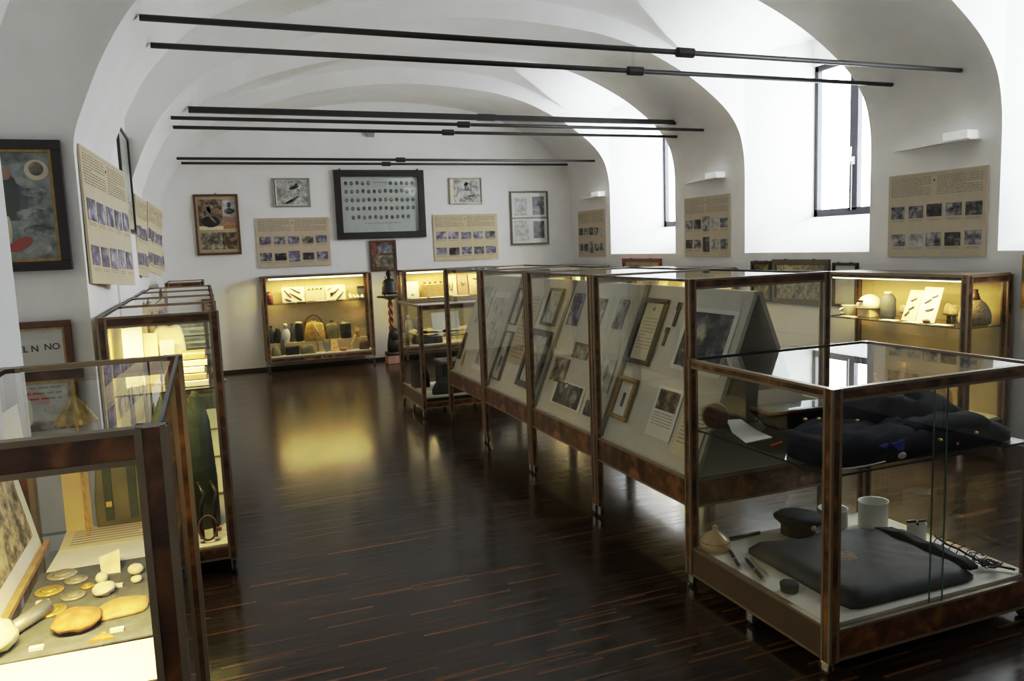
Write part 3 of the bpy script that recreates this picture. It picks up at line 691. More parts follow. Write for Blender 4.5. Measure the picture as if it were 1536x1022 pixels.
for j, (a, b, z0_, z1_) in enumerate(((3.70, 3.735, 1.17, 1.30), (3.745, 3.775, 1.06, 1.16))):
    t, w_, h_ = on_board('ribbon_badge', ('narrow brown ribbon badge at the top edge beside the certificate', 'short brown ribbon badge lower beside the certificate')[j], 'badge', a, b, z0_, z1_)
    part('ribbon', MB().box(-w_*.35, w_*.35, -h_/2, h_*.2, 0, .005), 'wood_dark', t); part('clasp', MB().box(-w_/2, w_/2, h_*.2, h_/2, 0, .008), 'bronze_dark', t)
bphoto('large dark portrait photograph on a pale mount at the near board end', 3.22, 3.60, .98, 1.262, 'photo_dark', [(-.1, .1, .13, .2, 'photo_sepia'), (-.1, -.35, .3, .2, 'frame_black')], 'paper')
t, w_, h_ = bphoto('pale letter sheet with torn corner and dark picture low on the near board', 3.42, 3.66, .60, .86, 'paper'); sheet(t, 'stuck_photo', 0, h_*.24, w_*.8, h_*.4, .005, 'photo_brown'); lines(t, -w_*.4, w_*.4, -h_*.02, -h_*.3, 5, .0045, 'ink', .25)
t, w_, h_ = bphoto('folded cream sheet at the lower near corner of the nearest board', 3.16, 3.38, .56, .80, 'paper_warm'); lines(t, -w_*.4, w_*.4, h_*.4, -h_*.3, 9, .0045, 'ink', .25)
bphoto('narrow grey photograph near the top of the second board, right side', 4.27, 4.39, 1.107, 1.287, 'photo_bw')
bphoto('faint grey photograph low on the second board behind the case post', 4.19, 4.36, .73, .93, 'photo_light', [(0, .05, .13, .25, 'photo_bw')])
bphoto('small dark photograph low on the second board beside the post', 4.24, 4.40, .57, .66, 'photo_dark')
bphoto('dark strip photograph at the top of the second board near its middle', 4.55, 4.68, 1.06, 1.28, 'photo_bw')
bphoto('grey blue photograph at the top of the second board, left part', 4.88, 5.05, 1.08, 1.30, 'photo_violet')
bphoto('brownish small photograph at mid height of the second board', 4.58, 4.80, .88, .98, 'photo_sepia')
bphoto('photograph of a woman in dark dress low on the second board', 4.49, 4.87, .575, .712, 'photo_dark', [(-.12, .1, .1, .45, 'slate'), (-.12, .38, .05, .1, 'photo_light'), (.25, .0, .15, .3, 'photo_bw')], 'paper')
bphoto('torn brown print above the woman photograph on the second board', 4.80, 5.02, .70, .86, 'photo_sepia')
bframe('small black frame with grey figures, top of the third board', 5.22, 5.46, 1.047, 1.319, .022, 'frame_black', 'photo_light')
t, w_, h_ = bframe('large black frame standing low on the third board', 5.185, 5.55, .585, 1.009, .045, 'frame_black', 'photo_light')
t, w_, h_ = bphoto('aged brown printed page on the third board beside the black frames', 5.58, 5.89, .72, 1.25, 'paper_aged'); lines(t, -w_*.4, w_*.4, h_*.45, -h_*.45, 16, .0045, 'ink', .25)
bframe('upper narrow frame of the stacked pair at the third board end', 5.93, 6.085, 1.0, 1.293, .014, 'frame_olive', 'photo_light')
t, w_, h_ = bframe('lower narrow frame of the stacked pair at the third board end', 5.905, 6.085, .56, .948, .014, 'frame_olive', 'photo_light'); sheet(t, 'figure', 0, -.05, w_*.3, .09, .0095, 'photo_dark')
bphoto('pale printed sheet on the farthest board beside the stacked frames', 6.28, 6.6, .62, 1.2, 'photo_light', mount='paper')
t, w_, h_ = on_board('knife_sheath', 'dark brown sheathed knife resting low on the farthest sloping board', 'knife', 6.98, 7.09, .60, .85)
part('sheath', MB().prism([(-.028, -.13, 0), (.028, -.13, 0), (.022, .06, 0), (-.022, .06, 0)], (0, 0, .022)), 'wood_dark', t, bevel=.004); part('handle', MB().box(-.017, .017, .06, .13, .002, .02), 'bronze_dark', t, bevel=.004); part('rivet', MB().lathe([(.01, 0), (.006, .004)], (0, .03, .022), 10), 'chrome', t)
t, w_, h_ = on_board('pennant', 'small yellow pennant beside the sheathed knife', 'pennant', 6.88, 6.96, .56, .70); part('cloth', MB().prism([(-.03, -.07, 0), (.03, -.07, 0), (0, .07, 0)], (0, 0, .004)), 'yellow_cloth', t)
bphoto('faint grey drawing at the top of the farthest board', 6.66, 6.95, .95, 1.28, 'photo_light')
# far faces of the near boards carry sheets visible through the glass end
# ------------------------------------------------------------------ pedestal
t = thing('pedestal', 'carved wooden pedestal with twisted column between the two back wall cases', 'pedestal', (2.5, 11.3, 0))
part('plinth', MB().box(2.40, 2.60, 11.2, 11.4, 0, .12), 'terracotta', t, bevel=.008)
c = MB().box(2.40, 2.61, 11.2, 11.4, .12, .17); c.lump([(2.43, 11.22), (2.59, 11.22), (2.59, 11.38), (2.43, 11.38)], .17, .32, 3, .12, 9, 4, seed=4); c.ell((2.53, 11.27, .42), .085, .075, .10, noise=.15)
part('carved_base', c, 'bronze_dark', t, True)
prof = []
col = MB(); n = 60; seg = 14
vs = []
for k in range(n+1):
    z = .48+.46*k/n
    for j in range(seg):
        a = 2*PI*j/seg; r_ = .031+.009*math.sin(2*a+k*.42); vs.append((2.5+r_*math.cos(a), 11.3+r_*math.sin(a), z))
col.add(vs, [(k*seg+j, k*seg+(j+1) % seg, (k+1)*seg+(j+1) % seg, (k+1)*seg+j) for k in range(n) for j in range(seg)]+[tuple(range(seg)), tuple(range(n*seg, (n+1)*seg))])
part('twisted_column', col, 'amber_wood', t, True)
part('top_plate', MB().lathe([(.05, .94), (.10, .96), (.19, .975), (.19, .995)], (2.5, 11.3, 0), 24), 'frame_black', t)
t = thing('bell_ornament', 'dark bell shaped ornament with a knobbed top on the pedestal', 'ornament', (2.5, 11.3, .996))
part('base_plate', MB().box(2.42, 2.58, 11.22, 11.38, .997, 1.02), 'paper_aged', t)
bl = MB().lathe([(.115, 1.02), (.118, 1.05), (.108, 1.07), (.110, 1.12), (.098, 1.14), (.098, 1.19), (.075, 1.225), (.045, 1.245)], (2.5, 11.3, 0), 18, 1, .8); part('body', bl, 'bronze_dark', t, True)
part('knob', MB().lathe([(.03, 1.243), (.022, 1.27), (.038, 1.30), (.042, 1.33), (.024, 1.36), (.01, 1.365)], (2.5, 11.3, 0), 14), 'bronze_dark', t, True)
part('carry_ring', MB().tube([(2.5+.06*math.cos(a), 11.3, 1.25+.045*math.sin(a)) for a in [PI*k/10 for k in range(11)]], .006, 6), 'metal_grey', t, True)

# ------------------------------------------------------------------ things inside the back wall case
def bottle(name, label, cat, c, r, h, mat, neck=.35, nr=.35, cap='frame_black', flat=.7, group=None):
    x, y, z = c; t = thing(name, label, cat, c, group)
    part('body', MB().lathe([(r*.85, 0), (r, h*.06), (r, h*(.85-neck*.5)), (r*.75, h*(.95-neck*.4)), (r*nr, h*(1-neck*.35)), (r*nr, h*.93)], c, 18, 1, flat), mat, t, True)
    part('cap', MB().lathe([(r*nr*1.15, h*.93), (r*nr*1.15, h)], c, 12), cap, t)
    return t
ZS = .9665; ZD = .2365
# raised step
solid('display_step', 'low beige step inside the back wall case carrying the canteens', 'step', MB().box(.80, 2.17, 11.45, 11.63, ZD, .40), 'fabric_beige')
Y1, Y2 = 11.53, 11.37; ZP = .4015
bottle('bottle', 'dark green bottle at the left end of the canteen case', 'bottle', (.82, 11.52, ZP), .045, .25, 'dark_green', .6, .35)
bottle('jar', 'black rounded jar beside the green bottle in the canteen case', 'jar', (.905, 11.51, ZP), .042, .21, 'cloth_black', .2, .6, 'wheel_black', 1)
t = thing('canteen', 'white oval canteen with a screw neck in the canteen case', 'canteen', (1.015, 11.49, ZP))
part('body', MB().ell((1.015, 11.49, ZP+.105), .062, .03, .105, 18, 10), 'enamel', t, True); part('neck', MB().lathe([(.022, .20), (.018, .225), (.026, .23), (.026, .265), (.012, .275)], (1.015, 11.49, ZP), 12), 'enamel', t, True)
bottle('flask', 'dark slate flask with pale shoulder beside the white canteen', 'flask', (1.108, 11.53, ZP), .038, .26, 'slate', .4, .35, 'frame_black')
bottle('canister', 'dark canister with a pale lid between the flask and the snowshoe', 'canister', (1.205, 11.53, ZP), .055, .28, 'cloth_black', .12, .8, 'paper_warm', .9)
t = thing('snowshoe', 'yellowish snowshoe with laced netting and leather toe ring', 'snowshoe', (1.42, 11.56, ZP))
sb = MB().tube([(1.42+.125*math.cos(a), 11.57, .60+.17*math.sin(a)) for a in [2*PI*k/24 for k in range(25)]], .012, 8); part('hoop', sb, 'wood_dark', t, True)
lc = MB()
for k in range(-4, 5):
    x = 1.42+k*.025; hh = .16*math.sqrt(max(0, 1-(k*.025/.125)**2)); lc.tube([(x, 11.57, .60-hh), (x, 11.57, .60+hh)], .0035, 5)
    z = .60+k*.036; hh = .12*math.sqrt(max(0, 1-(k*.036/.17)**2)); lc.tube([(1.42-hh, 11.575, z), (1.42+hh, 11.575, z)], .0035, 5)
part('netting', lc, 'wood_light', t)
t = thing('rucksack', 'mustard yellow canvas rucksack behind the crossed tool handles', 'rucksack', (1.42, 11.53, ZP))
part('bag', MB().lump([(1.28, 11.455), (1.56, 11.455), (1.57, 11.548), (1.27, 11.548)], ZP, .26, 8, .08, 8, 4, seed=9), 'yellow_cloth', t, True); part('pocket', MB().box(1.34, 1.50, 11.445, 11.46, ZP+.03, ZP+.14), 'yellow_cloth', t, bevel=.006)
t = thing('trench_shovel', 'wooden handled shovel with a pale blade leaning in front of the rucksack', 'shovel', (1.5, 11.36, ZD))
part('handle', MB().tube([(1.37, 11.41, .70), (1.53, 11.36, .36)], .011, 8), 'wood_light', t, True)
part('blade', MB().prism([(1.50, 11.345, .37), (1.56, 11.345, .375), (1.60, 11.33, .25), (1.53, 11.33, .238)], (0, .006, 0)), 'metal_grey', t)
t = thing('ice_axe', 'wooden ice axe with pale head leaning crosswise against the yellow rucksack', 'axe', (1.45, 11.4, ZD))
part('shaft', MB().tube([(1.42, 11.435, .69), (1.44, 11.385, .25)], .012, 8), 'wood_light', t, True); part('head', MB().prism([(1.34, 11.428, .70), (1.42, 11.428, .73), (1.51, 11.428, .70), (1.42, 11.428, .70)], (0, .016, 0)), 'metal_grey', t)
bottle('canteen', 'olive grey felt canteen with dark neck right of the yellow rucksack', 'canteen', (1.67, 11.53, ZP), .095, .27, 'olive', .3, .25, 'wood_dark', .55)
t = thing('canister', 'black cylindrical canister with grey lid right of the olive canteen', 'canister', (1.87, 11.53, ZP)); part('body', MB().lathe([(.075, 0), (.078, .01), (.078, .2), (.07, .215)], (1.87, 11.53, ZP), 20), 'cloth_black', t, True); part('lid', MB().lathe([(.072, .215), (.06, .235), (.015, .24), (.015, .255)], (1.87, 11.53, ZP), 16), 'metal_grey', t)
t = thing('tin', 'yellow cylindrical tin at the right of the canteen case', 'tin', (2.035, 11.52, ZP)); part('body', MB().lathe([(.035, 0), (.035, .15)], (2.035, 11.52, ZP), 16), 'yellow_cloth', t, True); part('lid', MB().lathe([(.037, .15), (.037, .165)], (2.035, 11.52, ZP), 16), 'rust', t)
solid('wooden_stick', 'pale notched wooden stick leaning at the right of the canteen case', 'stick', MB().tube([(1.88, 11.34, ZD+.015), (1.99, 11.43, .45)], .014, 8), 'wood_light', smooth=True)
solid('cloth_bundle', 'greyish yellow rolled cloth bundle at the left front of the canteen case', 'bundle', MB().lump([(.79, 11.33), (.92, 11.33), (.92, 11.42), (.79, 11.42)], ZD, .11, 3, .35, seed=5), 'olive', smooth=True)
t = thing('metal_box', 'dark metal box lying at the left front of the canteen case', 'box', (1.08, 11.37, ZD)); part('body', MB().box(.99, 1.17, 11.34, 11.42, ZD, ZD+.10), 'cloth_black', t, bevel=.005); part('lid', MB().box(.985, 1.175, 11.335, 11.425, ZD+.10, ZD+.12), 'wood_dark', t, bevel=.003)
solid('canvas_pouch', 'beige canvas pouch in front of the rucksack on the case floor', 'pouch', MB().lump([(1.19, 11.32), (1.40, 11.32), (1.40, 11.43), (1.19, 11.43)], ZD, .12, 6, .15, seed=8), 'olive', smooth=True)
solid('slate_slab', 'blue grey slab standing beside the metal box in the canteen case', 'slab', MB().prism([(.925, 11.42, ZD), (.98, 11.42, ZD), (.98, 11.44, .45), (.93, 11.44, .46)], (0, .008, 0)), 'slate')
solid('plank_board', 'beige wooden board leaning right of the pale shovel blade', 'board', MB().prism([(1.61, 11.35, ZD), (1.735, 11.35, ZD), (1.715, 11.44, .41), (1.63, 11.44, .41)], (0, .008, 0)), 'wood_light')
solid('leather_case', 'dark brown leather case at the right front of the canteen case', 'case', MB().lump([(2.03, 11.33), (2.17, 11.33), (2.17, 11.43), (2.03, 11.43)], ZD, .12, 8, .08, seed=15), 'wood_dark', smooth=True)
solid('wooden_tray', 'dark tray with orange rim right of the beige board', 'tray', MB().lathe([(.04, 0), (.056, .03), (.058, .04), (.052, .04), (.04, .012)], (1.80, 11.37, ZD), 18), ['rust'], smooth=True)
# top shelf of that case
bottle('vase', 'dark red rounded vase on the top shelf of the canteen case', 'vase', (.825, 11.5, ZS), .052, .17, 'red_dark', .35, .45, 'red_dark', 1)
def lean_board(label, x0, x1, mat, blobs, y=11.56, z1=1.18, yl=.045, z0=ZS, name='display_board'):
    w_, h_ = x1-x0, z1-z0
    up = V((0, yl, h_)); t = thing(name, label, 'display board', mat=basis(((x0+x1)/2, y-.045+yl/2, (z0+z1)/2+.004), (1, 0, 0), up))
    part('board', MB().box(-w_/2, w_/2, -up.length/2, up.length/2, -.004, .004), mat, t)
    for (x, y_, l, r_, a, mt) in blobs:
        part('mounted_item', MB().tube([(x*w_-l/2*math.cos(a), y_*h_-l/2*math.sin(a), .012), (x*w_, y_*h_, .014), (x*w_+l/2*math.cos(a), y_*h_+l/2*math.sin(a), .012)], [r_*.6, r_, r_*.7], 6), mt, t, True)
    return t
lean_board('pale board with slanting knives, left on the top shelf of the canteen case', 1.005, 1.315, 'paper_warm', [(-.25, .05, .14, .01, -.9, 'wood_dark'), (.1, -.15, .2, .011, -.6, 'wood_dark'), (.1, .25, .15, .010, -.5, 'slate'), (-.25, -.35, .1, .009, -.4, 'wood_dark')])
lean_board('brown and white board with small badges, middle of the top shelf', 1.325, 1.605, 'paper_aged', [(-.3, .3, .03, .012, 0, 'rust'), (-.1, .3, .03, .012, 1, 'slate'), (.1, .32, .03, .012, 0, 'rust'), (.3, .3, .03, .012, 1, 'wood_dark')])
lean_board('pale board with a dark pipe and blades, right on the top shelf', 1.615, 1.90, 'paper_warm', [(-.05, .0, .16, .012, .7, 'wood_dark'), (-.22, -.08, .04, .022, .7, 'frame_black'), (.2, -.25, .16, .01, .8, 'slate'), (-.3, .25, .08, .007, .6, 'wood_dark')])
rk = random.Random(3)
for k in range(9):
    x, y, z = 1.965+.055*(k % 4)+rk.uniform(-.006, .006), 11.45+.055*(k//4), ZS
    nm = ('leftmost in front', 'second in front', 'third in front', 'rightmost in front', 'leftmost in the middle row', 'second in the middle row', 'third in the middle row', 'rightmost in the middle row', 'alone at the back')[k]
    solid('white_stone', 'small whitish stone of the heap right on the top shelf, '+nm, 'stone', MB().ell((x, y, z+.0235+.011*(k//4)), .025, .022, .02+.01*(k//4), 8, 6, noise=.2), 'bone', 'whitish stones on the top shelf', True)
t = thing('dark_box', 'small dark lidded box at the right end of the top shelf', 'box', (2.135, 11.59, ZS)); part('body', MB().box(2.09, 2.18, 11.575, 11.63, ZS, ZS+.15), 'slate', t, bevel=.004); part('lid', MB().box(2.086, 2.184, 11.57, 11.634, ZS+.15, ZS+.18), 'frame_black', t)
for j, (x, l) in enumerate(((1.10, .10), (1.24, .12), (1.52, .16), (1.78, .10))):
    solid('label_card' if j == 2 else 'shelf_tool', ('grey tool lying at the front of the top shelf, leftmost', 'dark pointed tool lying at the shelf front below the left board', 'white label strip lying at the shelf front, middle', 'small dark strip lying at the shelf front, right')[j], 'tool' if j != 2 else 'card', MB().box(x-l/2, x+l/2, 11.33, 11.37, ZS, ZS+.012), ('metal_grey', 'wood_dark', 'paper', 'slate')[j], bevel=.003)

# ------------------------------------------------------------------ second back wall case
ZB = .9265
lean_board('white sheet leaning at the left of the case behind the square glass case', 2.80, 3.0, 'paper', [(0, -.3, .05, .006, 0, 'ink')], z1=1.17, z0=ZB)
t = thing('wooden_box', 'brown wooden chest with knobbed top in the second back wall case', 'box', (3.2, 11.5, ZB)); part('body', MB().box(3.05, 3.38, 11.45, 11.58, ZB, ZB+.2), 'wood_light', t, bevel=.006)
for k in range(4): part('knob', MB().ell((3.09+.085*k, 11.51, ZB+.215), .022, .022, .025), 'wood_dark', t, True)
lean_board('cream card with a dark letter U shape in the second back wall case', 3.42, 3.60, 'paper_warm', [(-.12, 0, .09, .008, PI/2, 'slate'), (.12, 0, .09, .008, PI/2, 'slate'), (0, -.2, .05, .008, 0, 'slate')], z1=1.24, z0=ZB)
lean_board('brown portrait card right of the cream card, second back wall case', 3.62, 3.78, 'terracotta', [(0, .1, .05, .03, PI/2, 'photo_sepia')], z1=1.23, z0=ZB)
lean_board('card with yellow top and grey base, right part of the second back wall case', 3.80, 4.05, 'paper_aged', [(-.1, .3, .06, .02, 0, 'medal_gold'), (.15, .3, .06, .02, 0, 'medal_gold')], z1=1.24, z0=ZB)
for j, x in enumerate((2.95, 3.25, 3.62)):
    solid('label_card', ('white card lying at the left shelf front of the second back wall case', 'white card lying at the middle shelf front of the second back wall case', 'white card lying at the right shelf front of the second back wall case')[j], 'card', MB().box(x-.12, x+.12, 11.32, 11.42, ZB, ZB+.006), 'paper', 'white cards in the second back wall case')
solid('folded_cloth', 'dark folded cloth on the floor of the second back wall case', 'cloth', MB().lump([(2.85, 11.34), (3.3, 11.34), (3.3, 11.58), (2.85, 11.58)], ZD, .18, 5, .2, seed=6), 'cloth_black', smooth=True)

# ------------------------------------------------------------------ right wall case R1
ZR = .9265
t = thing('cooking_pot', 'small white enamel pot at the far end of the demijohn case', 'pot', (5.36, 5.42, ZR)); part('body', MB().lathe([(.055, 0), (.06, .005), (.062, .085), (.066, .09), (.058, .088), (.055, .01)], (5.36, 5.42, ZR), 20), 'enamel', t, True); part('handle', MB().tube([(5.30, 5.42, ZR+.07), (5.26, 5.42, ZR+.06), (5.26, 5.42, ZR+.03), (5.30, 5.42, ZR+.02)], .006, 6), 'enamel', t, True)
t = thing('helmet', 'pale helmet with a dark hole resting on a cream block', 'helmet', (5.38, 5.2, ZR+.075)); part('shell', MB().ell((5.38, 5.2, ZR+.076), .11, .115, .12, 18, 10, z0=-.0), 'enamel', t, True); part('rim', MB().lathe([(.115, 0), (.125, .004), (.115, .012)], (5.38, 5.2, ZR+.0755), 20), 'olive', t, True); part('slot', MB().box(5.265, 5.275, 5.17, 5.23, ZR+.13, ZR+.15), 'frame_black', t)
solid('cream_block', 'cream block under the pale helmet in the demijohn case', 'block', MB().box(5.30, 5.46, 5.12, 5.26, ZR, ZR+.075), 'paper_warm', bevel=.006)
bottle('flask', 'tall dark flask with pale stopper beside the helmet', 'flask', (5.4, 5.02, ZR), .062, .225, 'slate', .3, .45, 'bone', 1)
for j, (y, hgt) in enumerate(((4.83, .12), (4.405, .145))):
    t = thing('stone_fragment', ('spiky brown stone fragment left of the leaning boards', 'jagged brown stone block on stubs, right of the leaning boards')[j], 'stone', (5.42, y, ZR))
    part('top', MB().lump([(5.36, y-.062), (5.48, y-.062), (5.48, y+.062), (5.36, y+.062)], ZR+hgt*.45, hgt*.5, 8, .3, seed=20+j), 'stone', t, True)
    for dy in (-.045, .0, .045): part('stub', MB().lathe([(.018, 0), (.014, hgt*.3), (.02, hgt*.5)], (5.42, y+dy, ZR), 8), 'stone', t, True)
def rboard(label, y0, y1, z1, mat, items):
    w_, h_ = y1-y0, z1-ZR; up = V((.10, 0, h_)); t = thing('display_board', label, 'display board', mat=basis((5.35, (y0+y1)/2, (ZR+z1)/2+.002), (0, -1, .0), up))
    part('board', MB().box(-w_/2, w_/2, -up.length/2, up.length/2, -.004, .004), mat, t)
    for (x, y_, l, a) in items: part('mounted_item', MB().tube([(x*w_-l/2*math.cos(a), y_*h_-l/2*math.sin(a), .01), (x*w_+l/2*math.cos(a), y_*h_+l/2*math.sin(a), .01)], .008, 6), 'slate', t)
rboard('cream leaning board with small dark items, left of the white one', 4.66, 4.79, 1.17, 'paper_warm', [(0, .2, .05, .5), (0, -.1, .05, .6), (-.2, -.3, .05, .9)])
rboard('bright white leaning board with dark items in the demijohn case', 4.48, 4.65, 1.20, 'paper', [(-.1, .1, .06, .6), (.2, .25, .05, .4), (.1, -.15, .07, .3)])
t = thing('demijohn', 'large wicker covered demijohn with corded neck at the near end', 'demijohn', (5.4, 4.212, ZR)); part('body', MB().lathe([(.09, 0), (.11, .02), (.112, .07), (.10, .12), (.075, .165), (.042, .195)], (5.4, 4.212, ZR), 24), 'wicker', t, True)
part('neck', MB().lathe([(.042, .193), (.03, .21), (.034, .216), (.024, .224), (.028, .238), (.018, .246), (.02, .27), (.012, .275)], (5.4, 4.212, ZR), 16), 'wood_dark', t, True)
for j, (y, m_) in enumerate(((5.3, 'paper_warm'), (4.86, 'paper'), (4.62, 'paper'), (4.36, 'paper'))):
    solid('label_card', ('cream card on the shelf front before the helmet', 'white card on the shelf front before the spiky stone', 'white card on the shelf front before the leaning boards', 'white card on the shelf front before the stone block')[j], 'card', MB().box(5.20, 5.28, y-.07, y+.07, ZR, ZR+.005), m_, 'cards in the demijohn case')
solid('small_ornament', 'small dark object on the shelf front before the white leaning board', 'ornament', MB().ell((5.24, 4.50, ZR+.02), .022, .035, .018, noise=.1), 'wood_dark', smooth=True)
for j, (y, h_) in enumerate(((5.2, .2), (4.85, .34), (4.5, .25))):
    solid('clay_vessel', ('low brown vessel on the floor of the demijohn case, far end', 'tall brown vessel on the floor of the demijohn case, middle', 'brown vessel on the floor of the demijohn case, near end')[j], 'vessel', MB().lathe([(.06, 0), (.10, h_*.3), (.09, h_*.6), (.04, h_*.85), (.05, h_)], (5.4, y, .2215), 18), 'wood_light', smooth=True)
for c, (ya, yb_, nm) in enumerate(((7.5, 8.6, 'case below the middle right panel'), (10.5, 11.5, 'far right corner case'))):
    for k in range(3):
        y = ya+(yb_-ya)*k/2
        t = thing('display_board', ('pale', 'cream', 'brown')[k]+' leaning card '+('near', 'middle', 'far')[k]+' in the '+nm, 'display board', mat=basis((5.42, y, ZR+.11), (0, -1, 0), (.07, 0, .2)))
        part('board', MB().box(-.11, .11, -.106, .106, -.004, .004), ('paper', 'paper_warm', 'paper_aged')[k], t); part('mounted_item', MB().box(-.05, .05, -.04, .04, .004, .009), 'slate', t)

# ------------------------------------------------------------------ small square case
t = thing('glass_medallion', 'oval white medallion on a glass foot in the small square case', 'medallion', (1.99, 7.75, .8015))
part('disc', MB().ell((1.99, 7.75, .90), .045, .015, .07, 18, 10), 'enamel', t, True); part('foot', MB().lathe([(.03, 0), (.012, .01), (.008, .035)], (1.99, 7.75, .8015), 12), 'metal_grey', t, True)
for j, (x, y) in enumerate(((2.06, 7.62), (2.28, 7.6), (2.55, 7.65))):
    t = thing('dark_tool', ('dark spoon shaped tool at the left on the square case shelf', 'dark curved tool in the middle of the square case shelf', 'dark flat tool at the right of the square case shelf')[j], 'tool', (x, y, .8015))
    part('head', MB().ell((x-.04, y, .8215), .04, .022, .018), 'frame_black', t, True); part('handle', MB().tube([(x-.01, y, .82), (x+.1, y+.02, .815)], .008, 6), 'frame_black', t, True)
solid('white_card', 'white card standing at the back of the square case shelf', 'card', MB().prism([(2.2, 7.95, .8015), (2.5, 7.95, .8015), (2.5, 8.0, .98), (2.2, 8.0, .98)], (0, .004, 0)), 'paper')
solid('white_sheet', 'flat white sheet under the dark tools on the square case shelf', 'sheet', MB().box(2.10, 2.7, 7.75, 7.92, .8015, .806), 'paper_warm')
t = thing('dark_chest', 'black chest with a pale top on the floor of the square case', 'chest', (2.4, 7.8, .206)); part('body', MB().box(2.2, 2.62, 7.66, 7.95, .206, .47), 'cloth_black', t, bevel=.01); part('lid', MB().box(2.19, 2.63, 7.65, 7.96, .47, .50), 'slate', t, bevel=.006)
solid('folded_leather', 'black folded leather lying in front of the chest in the square case', 'leather', MB().lump([(2.02, 7.42), (2.5, 7.42), (2.46, 7.6), (2.06, 7.6)], .2055, .13, 4, .3, seed=31), 'cloth_black', smooth=True)
solid('blue_cloth', 'dark blue bundle at the left back of the square case floor', 'cloth', MB().lump([(1.96, 7.9), (2.14, 7.9), (2.14, 8.12), (1.96, 8.12)], .2055, .24, 4, .2, seed=33), 'cloth_navy', smooth=True)
solid('grey_jar', 'grey jar at the right of the chest in the square case', 'jar', MB().lathe([(.06, 0), (.075, .05), (.07, .15), (.045, .2), (.05, .22)], (2.74, 7.62, .2055), 18), 'slate', smooth=True)

# ------------------------------------------------------------------ near case, upper shelf
ZU = .7715
j = MB().lump([(2.12, 2.46), (2.115, 2.26), (2.3, 2.2), (2.6, 2.2), (2.9, 2.2), (3.11, 2.22), (3.11, 2.5), (2.88, 2.64), (2.6, 2.68), (2.3, 2.66)], ZU, .105, 5, .14, 9, 5, seed=41)
j.lump([(2.45, 2.42), (2.75, 2.36), (3.04, 2.4), (3.05, 2.6), (2.8, 2.72), (2.55, 2.70)], ZU+.06, .12, 3, .25, 7, 5, seed=43)
t = thing('uniform_jacket', 'folded dark navy uniform jacket on the upper shelf of the foreground case', 'jacket', (2.6, 2.45, ZU)); part('cloth', j, 'cloth_navy', t, True)
part('sleeve', MB().lump([(2.56, 2.24), (2.98, 2.22), (3.04, 2.33), (2.62, 2.40)], ZU+.07, .055, 3, .2, 6, 5, seed=47), 'cloth_navy', t, True)
for (x, y, z) in ((2.30, 2.555, ZU+.112), (2.35, 2.53, ZU+.113), (2.45, 2.42, ZU+.115), (2.66, 2.205, ZU+.055), (2.86, 2.205, ZU+.06), (2.75, 2.205, ZU+.03)): part('button', MB().ell((x, y, z), .009, .009, .007, 10, 6), 'brass', t, True)
part('blue_ribbon', MB().prism([(2.40, 2.200, ZU+.075), (2.46, 2.198, ZU+.085), (2.455, 2.196, ZU+.04), (2.43, 2.196, ZU+.045)], (0, -.003, 0)), 'blue_tag', t); part('blue_ribbon', MB().prism([(2.34, 2.205, ZU+.072), (2.38, 2.203, ZU+.078), (2.37, 2.2, ZU+.06)], (0, -.003, 0)), 'blue_tag', t)
part('white_tag', MB().ell((2.45, 2.196, ZU+.022), .022, .004, .013, 14, 6), 'enamel', t, True); part('hem_cord', MB().tube([(2.12, 2.215, ZU+.006), (2.2, 2.195, ZU+.007), (2.28, 2.197, ZU+.006), (2.36, 2.192, ZU+.012)], .003, 6), 'paper', t, True)
solid('white_glove', 'small white crumpled glove on top of the navy jacket', 'glove', MB().ell((2.70, 2.45, ZU+.215), .028, .03, .028, 12, 8, noise=.35), 'enamel', smooth=True)
t = thing('framed_photograph', 'flat dark framed glazed photograph resting on a black tray on the shelf', 'picture', (2.53, 2.86, ZU+.085))
tr = MB().prism([(2.30, 2.78, ZU+.085), (2.76, 2.74, ZU+.085), (2.77, 2.89, ZU+.085), (2.31, 2.95, ZU+.085)], (0, 0, .012)); part('frame', tr, 'frame_brown', t)
part('glass', MB().quad((2.318, 2.794, ZU+.099), (2.742, 2.758, ZU+.099), (2.752, 2.88, ZU+.099), (2.326, 2.935, ZU+.099)), 'glass_top', t); part('print', MB().quad((2.318, 2.794, ZU+.0978), (2.742, 2.758, ZU+.0978), (2.752, 2.88, ZU+.0978), (2.326, 2.935, ZU+.0978)), 'photo_dark', t)
solid('black_tray', 'black sloped tray under the flat framed photograph', 'tray', MB().add([(2.38, 2.81, ZU), (2.70, 2.785, ZU), (2.70, 2.86, ZU), (2.38, 2.90, ZU), (2.31, 2.785, ZU+.084), (2.755, 2.745, ZU+.084), (2.765, 2.885, ZU+.084), (2.315, 2.945, ZU+.084)], [(0, 3, 2, 1), (4, 5, 6, 7), (0, 1, 5, 4), (1, 2, 6, 5), (2, 3, 7, 6), (3, 0, 4, 7)]), 'cloth_navy')
solid('white_paper', 'bent white paper sheet lying beside the navy jacket', 'paper', MB().add([(2.11, 2.70, ZU+.002), (2.27, 2.72, ZU+.002), (2.28, 2.84, ZU+.008), (2.16, 2.86, ZU+.008), (2.30, 2.98, ZU+.03), (2.235, 3.0, ZU+.03)], [(0, 1, 2, 3), (3, 2, 4, 5)]), 'paper')
solid('white_card', 'white folded card standing behind the flat framed photograph', 'card', MB().add([(2.40, 2.975, ZU+.001), (2.66, 2.955, ZU+.001), (2.66, 2.985, ZU+.15), (2.42, 3.005, ZU+.15), (2.66, 3.02, ZU+.001), (2.42, 3.03, ZU+.001)], [(0, 1, 2, 3), (3, 2, 4, 5)]), 'paper')
